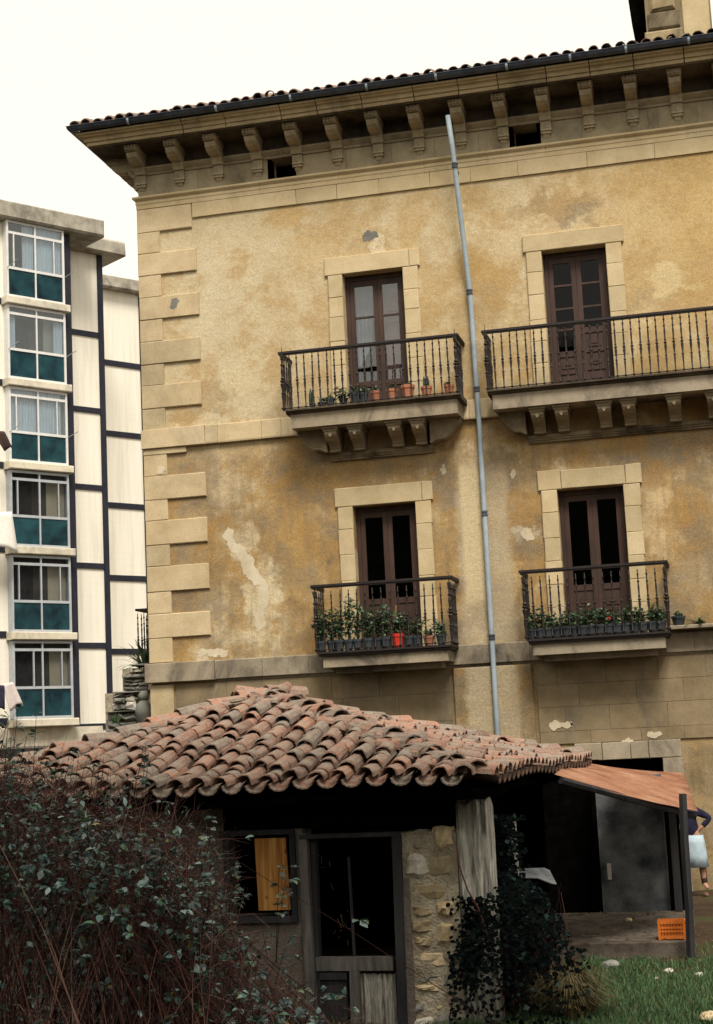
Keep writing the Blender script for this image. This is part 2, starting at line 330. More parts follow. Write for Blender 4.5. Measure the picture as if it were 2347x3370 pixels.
MT['greywood'] = simple('grey_timber', (.06, .057, .055), (.15, .138, .126), 5, .85, .6, .006, 60, .2, sv=(4, 4, .4))
MT['palepost'] = simple('eroded_post', (.10, .095, .08), (.72, .69, .60), 5, .95, 1.0, .04, 22, .1, sv=(5, 5, .55), det=10)
MT['rubble'] = stone('rubble_stone', (.34, .26, .15), (.64, .53, .35), (.12, .10, .08), .7, .2, .9)
MT['greystone'] = stone('lichen_stone', (.14, .14, .135), (.27, .265, .25), (.04, .045, .04), .75, .25, .8)
MT['limestone'] = stone('white_lime_stone', (.5, .47, .42), (.66, .63, .58), (.2, .18, .16), .5, .1, .8)
MT['mortar'] = simple('old_mortar', (.22, .18, .125), (.50, .44, .33), 7, .95, .9, .03, 40)
MT['rust'] = None
MT['concrete'] = simple('dirty_concrete', (.045, .034, .026), (.16, .135, .11), 3.2, .95, .6, .01, 30, .15)
MT['bluewall'] = simple('grey_blue_render', (.035, .04, .05), (.20, .205, .205), 2.4, .95, .6, .01, 30, .15)
MT['orange'] = simple('orange_plastic', (.42, .10, .012), (.60, .17, .03), 6, .45, .15, .003, 40, .4)
MT['skin'] = simple('skin', (.36, .19, .13), (.44, .25, .17), 10, .6, .1, .002)
MT['hair'] = simple('dark_hair', (.012, .009, .008), (.03, .022, .018), 20, .5, .4, .004)
MT['skirt'] = simple('pale_blue_denim', (.30, .40, .48), (.46, .56, .62), 9, .9, .4, .006, 90)
MT['jumper'] = simple('navy_knit', (.008, .008, .022), (.018, .018, .045), 12, .95, .5, .004, 90)
MT['stocking'] = simple('dark_stocking', (.02, .012, .010), (.04, .025, .02), 9, .6)
MT['shoe'] = simple('brown_shoe', (.10, .05, .035), (.16, .09, .06), 9, .5)
MT['stem'] = leaf_mat('bramble_stem', [(0, (.008, .004, .004)), (.5, (.042, .016, .013)), (.85, (.095, .038, .03)), (1, (.17, .11, .09))], .7, .2)
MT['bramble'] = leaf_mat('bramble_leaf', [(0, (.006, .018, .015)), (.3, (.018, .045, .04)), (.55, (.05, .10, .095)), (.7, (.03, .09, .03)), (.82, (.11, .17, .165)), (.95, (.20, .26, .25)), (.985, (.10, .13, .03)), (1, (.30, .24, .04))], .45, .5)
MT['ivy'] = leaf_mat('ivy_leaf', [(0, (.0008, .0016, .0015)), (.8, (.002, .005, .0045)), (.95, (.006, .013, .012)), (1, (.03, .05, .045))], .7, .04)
MT['grass'] = leaf_mat('grass_blade', [(0, (.025, .06, .022)), (.5, (.06, .13, .05)), (.85, (.10, .18, .075)), (1, (.17, .17, .08))], .6, .3)
MT['drygrass'] = leaf_mat('dry_grass', [(0, (.03, .035, .012)), (.4, (.10, .075, .035)), (.8, (.20, .14, .07)), (1, (.06, .09, .03))], .7, .25)
def rust():
    s = NT('rusty_iron'); n = s.noise(1.7, 8, .66, s.mapv((1, 1, 1))); g = s.noise(30, 5, .7)
    c = s.ramp(n, [(.3, (.14, .06, .035)), (.48, (.25, .115, .065)), (.62, (.32, .17, .105)), (.76, (.42, .30, .22))])
    c = s.mix(.45, c, s.ramp(g, [(.25, .6), (.75, 1.3)]), 'MULTIPLY')
    return s.done(c, .8, [(g, .4, .006)], .25)
MT['rust'] = rust()
def pine():
    s = NT('pine_board'); v = s.mapv((7, 1, .5)); w = s.noise(3.5, 3, .5, v, .8)
    c = s.ramp(w, [(.3, (.26, .10, .02)), (.5, (.38, .17, .04)), (.7, (.50, .28, .08))])
    vo = s.n('ShaderNodeTexVoronoi'); vo.inputs['Scale'].default_value = 7.0; s.l(s.co, vo.inputs['Vector'])
    c = s.mix(s.ramp(vo.outputs['Distance'], [(.12, .85), (.22, 0.0)]), c, (.13, .045, .01))
    return s.done(c, .7, [(w, .2, .003)], .3)
MT['pine'] = pine()
def soil():
    s = NT('soil'); n = s.noise(.9, 8, .7); g = s.noise(18, 6, .7)
    c = s.ramp(n, [(.34, (.030, .020, .013)), (.52, (.06, .038, .022)), (.66, (.05, .055, .022))])
    c = s.mix(.6, c, s.ramp(g, [(.25, .5), (.75, 1.5)]), 'MULTIPLY')
    return s.done(c, .97, [(g, .8, .04)], .15)
MT['soil'] = soil()

# ------------------------------------------------------------------ leaves
def leaf(mb, p, d, up, L, w, fold=.25):
    """one leaf: oval of four triangles folded along its midrib"""
    d = d.normalized(); sd = d.cross(up)
    if sd.length < 1e-4: sd = d.cross(Vector((.3, .5, .8)))
    sd.normalize(); n = sd.cross(d)
    a = p; t = p + d * L - n * L * .12
    q1 = p + d * L * .38 + sd * w * .5 + n * w * fold; q2 = p + d * L * .72 + sd * w * .36 + n * w * fold * .6
    r1 = p + d * L * .38 - sd * w * .5 + n * w * fold; r2 = p + d * L * .72 - sd * w * .36 + n * w * fold * .6
    mb.add([a, q1, q2, t, r2, r1, p + d * L * .55], [(0, 1, 6), (1, 2, 6), (2, 3, 6), (3, 4, 6), (4, 5, 6), (5, 0, 6)])
def rvec(r): 
    while True:
        v = Vector((r.uniform(-1, 1), r.uniform(-1, 1), r.uniform(-1, 1)))
        if .05 < v.length < 1: return v.normalized()

# ================================================================== GROUND
def gz(x, y):
    d = math.hypot(x - 9, y + 14)
    return (mnoise.noise(Vector((x * .5, y * .5, 3))) * .05 + mnoise.noise(Vector((x * 1.7, y * 1.7, 9))) * .02) * (1 if d < 40 else .2) - .02
def axis(lo, hi, a, b, step):
    xs = [lo, lo * .5 + a * .5, a - 6]; n = int((b - a) / step)
    return xs + [a + (b - a) * i / n for i in range(n + 1)] + [b + 6, hi * .5 + b * .5, hi]
gx = axis(-500, 500, -2, 14, .35); gy = axis(-500, 700, -18, 1, .35)
mb = MB()
mb.v = [(x, y, gz(x, y)) for y in gy for x in gx]
W_ = len(gx)
mb.f = [(j * W_ + i, j * W_ + i + 1, (j + 1) * W_ + i + 1, (j + 1) * W_ + i) for j in range(len(gy) - 1) for i in range(W_ - 1)]
mb.smooth = True
mb.build('ground', MT['soil'], kind='structure')

# unseen bank added behind and beside the viewpoint to block low sky light
mb = MB(); na, nr = 64, 16
for j in range(nr + 1):
    for i in range(na + 1):
        a = rad(165 + 135 * i / na); rr_ = 21 + 3 * j; t = min(1, max(0, j / 9)); h = 17 * t * t * (3 - 2 * t)
        h *= 1 + .25 * mnoise.noise(Vector((i * .35, j * .5, 2)))
        mb.v.append((8 + rr_ * math.cos(a), -12 + rr_ * math.sin(a), h + (mnoise.noise(Vector((i * 1.3, j * 1.3, 5))) * 1.5 if j > 1 else -.3)))
mb.f = [(j * (na + 1) + i, j * (na + 1) + i + 1, (j + 1) * (na + 1) + i + 1, (j + 1) * (na + 1) + i) for j in range(nr) for i in range(na)]
MT['wood'] = simple('wooded_slope', (.012, .022, .010), (.035, .05, .02), .6, .95, .8, .1, 6, .1)
mb.build('hillside', MT['wood'], kind='structure')

# ================================================================== MAIN BUILDING
BLD = thing('main_building', (0, 0, 0), 'old ochre plastered mansion with quoined corner, heavy bracketed cornice and iron balconies', 'building')
XR, YB = 13.6, 12.0
Z_SOFF, Z_EAVE = 13.80, 14.02
OPEN = []          # x0, x1, z0, z1
for xc in (4.43, 8.048, 11.67):
    OPEN.append((xc - .56, xc + .56, 8.42, 11.0)); OPEN.append((xc - .565, xc + .565, 4.15, 6.745))
GF = (7.83, 8.93, .9, 2.12); OPEN.append(GF)
VENT = [(2.62, 3.02, 12.965, 13.36), (7.125, 7.55, 12.965, 13.36)]
def wall_sheet(holes, x0, x1, z0, z1, depth):
    xs = sorted({x0, x1, *[h[0] for h in holes], *[h[1] for h in holes]}); zs = sorted({z0, z1, *[h[2] for h in holes], *[h[3] for h in holes]})
    m = MB()
    for i in range(len(xs) - 1):
        for k in range(len(zs) - 1):
            cx, cz = (xs[i] + xs[i + 1]) / 2, (zs[k] + zs[k + 1]) / 2
            if any(h[0] < cx < h[1] and h[2] < cz < h[3] for h in holes): continue
            m.quad((xs[i], 0, zs[k]), (xs[i + 1], 0, zs[k]), (xs[i + 1], 0, zs[k + 1]), (xs[i], 0, zs[k + 1]))
    for a, b, c, d in holes:
        m.quad((a, 0, c), (a, 0, d), (a, depth, d), (a, depth, c)); m.quad((b, 0, d), (b, 0, c), (b, depth, c), (b, depth, d))
        m.quad((a, 0, d), (b, 0, d), (b, depth, d), (a, depth, d)); m.quad((b, 0, c), (a, 0, c), (a, depth, c), (b, depth, c))
    return m
m = wall_sheet(OPEN + VENT, 0, XR, -.1, Z_SOFF, .34)
m.quad((0, YB, -.1), (0, 0, -.1), (0, 0, Z_SOFF), (0, YB, Z_SOFF)); m.quad((XR, 0, -.1), (XR, YB, -.1), (XR, YB, Z_SOFF), (XR, 0, Z_SOFF))
m.quad((XR, YB, -.1), (0, YB, -.1), (0, YB, Z_SOFF), (XR, YB, Z_SOFF))
m.build('wall', MT['plaster'], BLD)
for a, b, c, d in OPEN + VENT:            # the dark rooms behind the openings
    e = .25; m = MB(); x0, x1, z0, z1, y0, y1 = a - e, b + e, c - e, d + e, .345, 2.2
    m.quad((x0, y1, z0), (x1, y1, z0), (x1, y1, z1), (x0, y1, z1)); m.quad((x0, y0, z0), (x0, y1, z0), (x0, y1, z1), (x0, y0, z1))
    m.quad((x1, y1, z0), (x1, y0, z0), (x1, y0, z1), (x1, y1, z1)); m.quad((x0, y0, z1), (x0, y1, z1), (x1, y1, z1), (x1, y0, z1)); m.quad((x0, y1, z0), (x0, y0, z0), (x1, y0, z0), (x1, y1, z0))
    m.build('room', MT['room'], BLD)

# ---- quoins: long and short blocks
longs = [(12.24, 12.70, 1.05), (11.405, 11.83, 1.105), (10.555, 10.985, 1.135), (9.705, 10.135, 1.13), (8.865, 9.305, 1.125),
         (7.165, 7.605, 1.15), (6.33, 6.78, 1.15), (5.475, 5.94, 1.15), (4.635, 5.075, 1.145)]
sz = [12.24]
for (z0, z1, w) in longs:
    MB().block(-.035, w, -.045, .3, z0, z1, .014).build('quoin_stone', MT['stone'], BLD)
gaps = [(11.83, 12.24), (10.985, 11.405), (10.135, 10.555), (9.305, 9.705), (8.455, 8.865), (7.605, 8.075), (6.78, 7.165), (5.94, 6.33), (5.075, 5.475), (4.19, 4.635), (2.95, 3.80), (2.1, 2.945), (1.25, 2.095), (.4, 1.245)]
for z0, z1 in gaps:
    MB().block(-.035, .412 + rng.uniform(-.008, .008), -.04, .3, z0 + .003, z1 - .003, .010).build('quoin_stone', MT['stone'], BLD)
# side faces of the corner
# ---- string courses
def run(name, prof, cuts, mat, gap=.004, wrap=None, ymax=YB):
    """profile (projection, z) carried along the front between the cuts; wrap adds the mitred corner piece"""
    for a, b in zip(cuts[:-1], cuts[1:]):
        m = MB(); jz = rng.uniform(-.003, .003)
        m.prism(prof, lambda p, k: ((a + gap) if k == 0 else (b - gap), -p[0] + (.3 if p[0] <= 0 else 0), p[1] + jz)); m.build(name, mat, BLD)
    if wrap is not None:
        m = MB(); n = len(prof); Pp = [(max(p, -.3), z) for p, z in prof]
        V = [(wrap - gap, -p, z) for p, z in Pp] + [(-p, -p, z) for p, z in Pp] + [(-p, ymax, z) for p, z in Pp]
        fs = [tuple(range(n)), tuple(range(2 * n, 3 * n))[::-1]]
        for s_ in range(2): fs += [(s_ * n + i, s_ * n + n + i, s_ * n + n + (i + 1) % n, s_ * n + (i + 1) % n) for i in range(n)]
        m.add(V, fs); m.build(name, mat, BLD)
def cuts(a, b, lo, hi):
    xs = [a]
    while xs[-1] < b - hi: xs.append(xs[-1] + rng.uniform(lo, hi))
    return xs + [b]
# stones under the cornice
for a, b in zip(*(lambda c: (c[:-1], c[1:]))(cuts(1.06, XR, .62, 1.25))):
    MB().block(a + .002, b - .002, -.032 - rng.uniform(0, .006), .2, 12.425, 12.705, .006).build('course_stone', MT['lintel'], BLD)
run('string_course', [(-.1, 12.71), (.040, 12.71), (.040, 12.79), (.05, 12.80), (.05, 12.86), (.075, 12.88), (.10, 12.905), (.10, 12.94), (-.1, 12.96)], cuts(1.2, XR, .9, 1.6), MT['lintel'], .002, 1.2)
def frieze_slabs():
    cs = [0.0]
    for x in (1.19, 2.55, 3.10, 4.05, 4.9, 5.7, 6.5, 7.05, 7.62, 8.35, 9.5, 10.35, 11.4, 12.5, XR): cs.append(x)
    for a, b in zip(cs[:-1], cs[1:]):
        hs = [h for h in VENT if a - .3 < (h[0] + h[1]) / 2 < b + .3]
        if hs:
            h = hs[0]
            if a < h[0]: MB().box(a + .003, h[0], -.02, .2, 12.96, 13.352).build('frieze_slab', MT['frieze'], BLD)
            if b > h[1]: MB().box(h[1], b - .003, -.02, .2, 12.96, 13.352).build('frieze_slab', MT['frieze'], BLD)
        else: MB().box(a + .003, b - .003, -.02, .2, 12.96, 13.352).build('frieze_slab', MT['frieze'], BLD)
frieze_slabs()
MB().box(-.02, .2, .202, YB, 12.96, 13.352).build('frieze_slab', MT['frieze'], BLD)
run('bed_moulding', [(-.1, 13.355), (.05, 13.355), (.06, 13.39), (.10, 13.42), (.14, 13.46), (.14, 13.49), (-.1, 13.50)], cuts(1.1, XR, .7, 1.2), MT['frieze'], .002, 1.1)
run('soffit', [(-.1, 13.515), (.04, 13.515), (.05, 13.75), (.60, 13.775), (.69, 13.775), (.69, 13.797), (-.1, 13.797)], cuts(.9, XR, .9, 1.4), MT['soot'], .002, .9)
run('cornice', [(-.1, Z_SOFF), (.72, Z_SOFF), (.725, 13.862), (.755, 13.87), (.755, 13.885), (.765, 13.925), (.79, 13.945), (.82, 13.95), (.83, 13.975), (.87, 13.985), (.875, 14.02), (-.1, 14.02)],
    [1.18, 2.0, 3.05, 3.72, 4.55, 5.5, 6.3, 7.0, 7.85, 8.6, 9.35, 10.2, 11.0, 11.9, 12.7, XR], MT['cornice'], .008, 1.18)

# ---- brackets
def bracket_mesh():
    m = MB()
    def ex(poly, w): m.prism(poly, lambda p, k: ((-w / 2 if k == 0 else w / 2), -p[0], p[1]))
    ex([(0, 13.795), (.60, 13.795), (.60, 13.765), (0, 13.765)], .27)
    ex([(.02, 13.762), (.575, 13.762), (.60, 13.735), (.60, 13.69), (.565, 13.662), (.02, 13.662)], .235)
    ex([(.02, 13.66), (.535, 13.66), (.545, 13.62), (.51, 13.56), (.43, 13.505), (.30, 13.485), (.02, 13.50)], .20)
    for k in range(4):                                     # ribs on the head
        x = -.088 + k * .0587
        m.tube([(x, -.575, 13.675), (x, -.615, 13.70), (x, -.612, 13.742), (x, -.58, 13.757)], .026, 6)
    ex([(.02, 13.515), (.20, 13.515), (.185, 13.44), (.15, 13.40), (.125, 13.355), (.02, 13.35)], .205)
    ex([(.0, 13.35), (.085, 13.35), (.075, 13.20), (.0, 13.20)], .185)
    for x in (-.055, 0, .055): m.box(x - .012, x + .012, -.088, -.07, 13.225, 13.335)
    ex([(.0, 13.198), (.095, 13.198), (.095, 13.172), (.0, 13.172)], .20)
    ex([(.0, 13.17), (.075, 13.17), (.07, 13.148), (.0, 13.148)], .165)
    ex([(.0, 13.146), (.088, 13.146), (.085, 13.122), (.0, 13.122)], .18)
    ex([(.0, 13.12), (.06, 13.12), (.03, 13.06), (.0, 13.05)], .11)
    return m.mesh('bracket')
br = bracket_mesh(); br.materials.append(MT['bracket'])
for k in range(18):
    x = .085 + .7635 * k
    if x < XR: link('bracket', br, BLD, (x, 0, 0))
for k in range(8): link('bracket', br, BLD, (0, .10 + .7635 * k, 0), rot=(0, 0, -math.pi / 2))

# ---- gutter, roof and the eaves tiles
def gut_sweep(pr, name, mat, x_from=XR, y_to=YB):
    n = len(pr); V = [(x_from, -p, z) for p, z in pr] + [(-p, -p, z) for p, z in pr] + [(-p, y_to, z) for p, z in pr]; fs = []
    for s_ in range(2): fs += [(s_ * n + i, s_ * n + i + 1, (s_ + 1) * n + i + 1, (s_ + 1) * n + i) for i in range(n - 1)]
    m = MB(); m.add(V, fs); m.smooth = True; return m.build(name, mat, BLD)
gprof = [(.935 + .068 * math.cos(a), 14.115 + .085 * math.sin(a)) for a in [math.pi + math.pi * k / 8 for k in range(9)]]
gp2 = [(.935 + .060 * math.cos(a), 14.115 + .077 * math.sin(a)) for a in [2 * math.pi - math.pi * k / 8 for k in range(9)]]
gut = gut_sweep(gprof + [(1.012, 14.122), (1.008, 14.13)] + gp2, 'gutter', MT['gutter'])
for x in [.2, 1.9, 3.3, 4.7, 5.95, 7.2, 8.3, 9.25, 10.3, 11.6]:
    m = MB(); b = [(.935 + .074 * math.cos(a), 14.115 + .091 * math.sin(a)) for a in [math.pi + math.pi * k / 8 for k in range(9)]]
    m.prism(b, lambda p, k: (x - .02 if k == 0 else x + .02, -p[0], p[1])); m.build('gutter_bracket', MT['pipe'], gut)
PITCH = math.tan(rad(21))
m = MB(); e = .84; ze = 14.10; rx, ry = 6.0, 6.0
A, B_, Cc, D_ = (-e, -e, ze), (XR, -e, ze), (XR, ry, ze + (ry + e) * PITCH), (ry, ry, ze + (ry + e) * PITCH)
m.add([A, B_, Cc, D_, (-e, YB + e, ze)], [(0, 1, 2, 3), (4, 0, 3)])
m.box(-e, XR, -e, YB, 14.025, 14.06)
roof = m.build('roof', MT['roofdark'], BLD)
def tile_mesh(L=.44, w0=.20, w1=.155, h=.078, t=.014, seg=6, inv=False):
    m = MB(); P = []
    for (y, w, hh) in ((0, w0, h), (L, w1, h * .8)):
        for off in (0, t):
            for k in range(seg + 1):
                a = math.pi * (1 - k / seg); P.append(((w / 2 - off) * math.cos(a), y, (hh - off) * math.sin(a) * 1.0))
    n = seg + 1
    o0, i0, o1, i1 = 0, n, 2 * n, 3 * n
    fs = []
    for k in range(seg):
        fs += [(o0 + k, o0 + k + 1, o1 + k + 1, o1 + k), (i0 + k, i1 + k, i1 + k + 1, i0 + k + 1), (o0 + k, i0 + k, i0 + k + 1, o0 + k + 1), (o1 + k, o1 + k + 1, i1 + k + 1, i1 + k)]
    fs += [(o0, o1, i1, i0), (o0 + seg, i0 + seg, i1 + seg, o1 + seg)]
    if inv: P = [(x, y, -z) for x, y, z in P]; fs = [f[::-1] for f in fs]
    m.add(P, fs); m.smooth = False
    return m
tmesh = []
for (L_, w0_, h_) in ((.44, .185, .096), (.42, .178, .090), (.46, .195, .102), (.43, .19, .088), (.40, .182, .10), (.45, .176, .084)):
    me = tile_mesh(L_, w0_, w0_ * .78, h_, .012).mesh('roof_tile'); me.materials.append(MT['tile'])
    for p in me.polygons: p.use_smooth = False
    for v in me.vertices: v.co += Vector((rng.uniform(-1, 1), rng.uniform(-1.6, 1.6), rng.uniform(-1, 1))) * .005
    tmesh.append(me)
def mat_from(o, y, z):
    y = y.normalized(); x = y.cross(z).normalized(); z = x.cross(y)
    return Matrix(((x.x, y.x, z.x, o.x), (x.y, y.y, z.y, o.y), (x.z, y.z, z.z, o.z), (0, 0, 0, 1)))
upv = Vector((0, 1, PITCH)).normalized(); nv = Vector((0, -PITCH, 1)).normalized()
x = -.86; k = 0
big = MB()
tb = tile_mesh()
def add_xf(dst, src, M): dst.add([M @ Vector(v) for v in src.v], src.f)
while x < XR:
    for rrow in range(3):
        hid = (rrow > 0)
        yy = -.945 + rrow * .36 + rng.uniform(-.02, .02)
        if yy < -x * 0 and x < -.9 + rrow * .36: continue
        o = Vector((x + rng.uniform(-.02, .02), yy, ze + (yy + e) * PITCH + .065 + rng.uniform(0, .025)))
        y_ = upv + Vector((rng.uniform(-.06, .06), 0, rng.uniform(-.05, .03)))
        if 2.55 < x < 3.1 and rrow < 2: o.z += rng.uniform(.0, .03); y_ += Vector((rng.uniform(-.2, .2), 0, .05))
        M = mat_from(o, y_, nv)
        if rrow == 0:
            ob = link('roof_tile', rng.choice(tmesh), roof); ob.matrix_local = M
        else: add_xf(big, tb, M)
    x += .222 + rng.uniform(-.008, .008)
big.build('roof_tile_rows', MT['tiles'], roof, kind='stuff')
# chimney stack
m = MB(); cz = 14.6
m.box(9.56, 10.75, 1.5, 2.9, cz, 17.6)
ch = m.build('chimney', MT['ashlar'], roof)
MB().block(9.53, 10.22, 1.44, 2.95, cz, 15.42, .03, .01).build('plinth', MT['cornice'], ch)
MB().block(9.60, 10.18, 1.46, 1.6, 15.46, 15.78, .02, .01).build('carved_panel', MT['corbel'], ch)
MB().block(9.66, 10.10, 1.43, 1.6, 15.80, 16.5, .05, .02).build('carved_panel', MT['cornice'], ch)
MB().block(10.22, 10.72, 1.47, 1.6, 15.0, 17.5, .02, .01).build('panel', MT['lintel'], ch)
m = MB(); m.prism([(9.56, 15.36), (9.44, 15.40), (9.33, 15.55), (9.26, 16.2), (9.24, 17.6), (9.56, 17.6)], lambda p, k: (p[0], 1.75 if k == 0 else 2.8, p[1]))
m.build('side_scroll', MT['roofdark'], ch)

# ---- belts
run('belt_stone', [(-.1, 8.115), (.075, 8.115), (.080, 8.14), (.055, 8.45), (.04, 8.465), (-.1, 8.47)], [1.17, 1.42, 2.25, 2.62, 3.7, 5.4, 6.05, 6.9], MT['stone'], .003)
m = MB(); m.block(-.06, 1.165, -.09, .3, 8.115, 8.468, .01); m.build('belt_stone', MT['stone'], BLD)
MB().block(-.035, .80, -.05, .3, 8.0, 8.11, .01).build('belt_stone', MT['stone'], BLD)
run('belt_stone', [(-.1, 3.80), (.02, 3.80), (.03, 3.835), (.085, 3.85), (.09, 4.16), (.06, 4.18), (-.1, 4.195)], [1.22, 1.46, 2.1, 2.95, 3.7, 5.3, 6.15, 6.85, 7.3, 8.9, 9.6, 10.4, 12, XR], MT['slab'], .003)
MB().block(-.10, 1.215, -.13, .3, 3.83, 4.185, .012).build('belt_stone', MT['slab'], BLD)

# ---- ashlar of the ground floor
for z0, z1, off in [(3.42, 3.795, .0), (3.04, 3.415, .35), (2.63, 3.035, .1), (2.42, 2.625, .5)]:
    x = 6.95 + off * 0
    first = True
    xs = [6.93]
    xs.append(6.93 + .35 + off)
    while xs[-1] < 12.8: xs.append(xs[-1] + rng.uniform(.70, .98))
    xs.append(XR)
    for a, b in zip(xs[:-1], xs[1:]):
        MB().block(a + .0015, b - .0015, -.028 - rng.uniform(0, .002), .2, z0 + .0, z1 + .001, .003, .001).build('ashlar_stone', MT['ashlar'], BLD)
for z0, z1 in [(2.42, 2.9), (2.905, 3.38), (3.385, 3.79)]:
    xs = cuts(.45, 5.45, .8, 1.3)
    for a, b in zip(xs[:-1], xs[1:]):
        MB().block(a + .002, b - .002, -.022 - rng.uniform(0, .002), .2, z0 + .0, z1 + .001, .003, .001).build('ashlar_stone', MT['ashlar'], BLD)
# pilaster below the pipe and lintel of the ground floor door
MB().block(5.50, 6.86, -.055, .2, -.1, 3.795, .02, .004).build('pilaster', MT['plaster'], BLD)
xs = [7.49, 7.95, 8.42, 8.72, 9.25]
for a, b in zip(xs[:-1], xs[1:]): MB().block(a + .003, b - .003, -.045, .3, 2.125, 2.412, .01).build('lintel_stone', MT['slab'], BLD)
for z0, z1 in [(1.5, 2.12), (.8, 1.495), (-.1, .795)]:
    MB().block(8.935, 9.27, -.045, .3, z0, z1, .01).build('jamb_stone', MT['slab'], BLD); MB().block(7.48, 7.825, -.045, .3, z0, z1, .01).build('jamb_stone', MT['slab'], BLD)

# ---- window surrounds
for i, xc in enumerate((4.43, 8.048, 11.67)):
    for (z0, zt, hw, ztop) in ((8.42, 11.0, .56, 11.315), (4.18, 6.745, .565, 7.075)):
        lo = xc - hw - .32; hi = xc + hw + .32
        if i == 0: sp = [lo, hi - .19, hi]
        elif zt < 8: sp = [lo, lo + .40, hi - .27, hi]
        else: sp = [lo, hi]
        for n_, (a, b) in enumerate(zip(sp[:-1], sp[1:])):
            zz = ztop + (.012 if (a == lo or b == hi) and len(sp) > 2 else 0)
            MB().block(a + .0015, b - .0015, -.052, .3, zt + .002, zz, .012, .005).build('lintel_stone', MT['lintel'], BLD)
        for a, b in ((xc + hw - .03, hi - .04), (lo + .04, xc - hw + .03)):      # ears raised at the ends of the lintel
            pass
        z = zt
        while z > z0 + .05:
            hgt = rng.uniform(.36, .46); zb = max(z - hgt, z0)
            if zb - z0 < .2: zb = z0
            for side in (0, 1):
                d1 = rng.uniform(-.01, .012); dz = rng.uniform(-.02, .02) if z < zt else 0
                if side == 0: a, b = xc - hw - .275 + d1, xc - hw
                else: a, b = xc + hw, xc + hw + .275 + d1
                MB().block(a, b, -.046 - rng.uniform(0, .003), .3, zb + .002, z - .002, .009, .003).build('jamb_stone', MT['lintel'], BLD)
            z = zb

# ---- french doors
def door_leaf(x0, x1, z0, z1, y, bars, zpan, mat, glass, wst=.075, npan=2):
    m = MB(); t = .045
    m.box(x0, x0 + wst, y, y + t, z0, z1); m.box(x1 - wst, x1, y, y + t, z0, z1)
    m.box(x0 + wst, x1 - wst, y + .001, y + t - .001, z1 - .10, z1 - .0); m.box(x0 + wst, x1 - wst, y + .001, y + t - .001, z0, z0 + .13)
    zb = zpan
    m.box(x0 + wst, x1 - wst, y + .001, y + t - .001, zb - .05, zb + .05)
    m.box(x0 + wst, x1 - wst, y + .018, y + t - .01, z0 + .13, zb - .05)
    ph = (zb - .05 - z0 - .13) / npan
    for k in range(npan):
        a, b = z0 + .13 + ph * k, z0 + .13 + ph * (k + 1)
        if k: m.box(x0 + wst, x1 - wst, y + .001, y + t - .001, a - .03, a + .03)
        m.box(x0 + wst + .05, x1 - wst - .05, y + .004, y + .02, a + .07, b - .07)
        m.box(x0 + wst + .10, x1 - wst - .10, y - .006, y + .006, a + .12, b - .12)
    for zc in bars: m.box(x0 + wst, x1 - wst, y + .004, y + t - .004, zc - .018, zc + .018)
    lf = m.build('door_leaf', mat, BLD)
    zs_ = [zb + .05] + sorted(bars) + [z1 - .10]
    for a, b in zip(zs_[:-1], zs_[1:]):
        MB().box(x0 + wst + .002, x1 - wst - .002, y + .02, y + .025, a + (.018 if a != zb + .05 else 0) + .001, b - (.018 if b != z1 - .1 else 0) - .001).build('pane', glass, lf)
    return lf
def door_frame(x0, x1, z0, z1, y, mat):
    m = MB(); m.box(x0, x0 + .07, y - .02, y + .08, z0, z1); m.box(x1 - .07, x1, y - .02, y + .08, z0, z1); m.box(x0 + .07, x1 - .07, y - .019, y + .08, z1 - .09, z1)
    m.build('door_frame', mat, BLD)
for i, xc in enumerate((4.43, 8.048, 11.67)):
    for up in (1, 0):
        hw = .56 if up else .565; z0, z1 = (8.42, 11.0) if up else (4.2, 6.745)
        y = .20
        door_frame(xc - hw + .002, xc + hw - .002, z0, z1 - .002, y, MT['brownwood'])
        a, b = xc - hw + .075, xc + hw - .075; mid = xc + (.03 if i == 0 and up else 0)
        za = z1 - .095
        if up and i == 0:
            door_leaf(a, mid - .002, z0, za, y, [10.22], 8.98, MT['brownwood'], MT['glass'], .08, 1)
            door_leaf(mid + .002, b, z0, za, y, [10.22], 8.98, MT['brownwood'], MT['glass'], .08, 1)
            m = MB(); m.box(mid + .05, b - .02, y + .13, y + .16, z0, za); sh = m.build('inner_shutter', MT['palewood'], BLD)
            for zc0, zc1 in ((10.3, 10.75), (9.1, 10.15), (8.5, 8.95)): MB().block(mid + .12, b - .09, y + .115, y + .14, zc0, zc1, .02, .001).build('panel', MT['palewood'], sh)
            m = MB(); n = 24                                   # pale curtain behind the left leaf
            for k in range(n):
                u0, u1 = k / n, (k + 1) / n
                f = lambda u: (a + .02 + (mid - a - .05) * u, y + .2 + .02 * math.sin(u * 40))
                zl = lambda u: 10.1 - .75 * (1 - abs(u - .15)) if u < .75 else 10.2
                m.quad((*f(u0), zl(u0)), (*f(u1), zl(u1)), (*f(u1), za), (*f(u0), za))
            m.build('curtain', MT['curtainin'], BLD)
        elif up:
            door_leaf(a, mid - .002, z0, za, y, [10.4, 9.98, 9.6], 9.16, MT['brownwood'], MT['glassdark'], .085, 2)
            door_leaf(mid + .002, b, z0, za, y, [10.4, 9.98], 9.56, MT['brownwood'], MT['glassdark'], .085, 3)
            m = MB(); m.box(mid + .04, b - .02, y + .12, y + .15, z0, za); sh = m.build('inner_shutter', MT['brownwood'], BLD)
            for zc0, zc1 in ((10.45, 10.8), (10.02, 10.36), (9.62, 9.92)): MB().block(mid + .14, b - .11, y + .1, y + .13, zc0, zc1, .02, .001).build('panel', MT['brownwood'], sh)
        else:
            door_leaf(a, mid - .002, z0, za, y, [], 5.05, MT['brownwood'], MT['glassdark'], .085, 2)
            door_leaf(mid + .002, b, z0, za, y, [], 5.05, MT['brownwood'], MT['glassdark'], .085, 2)
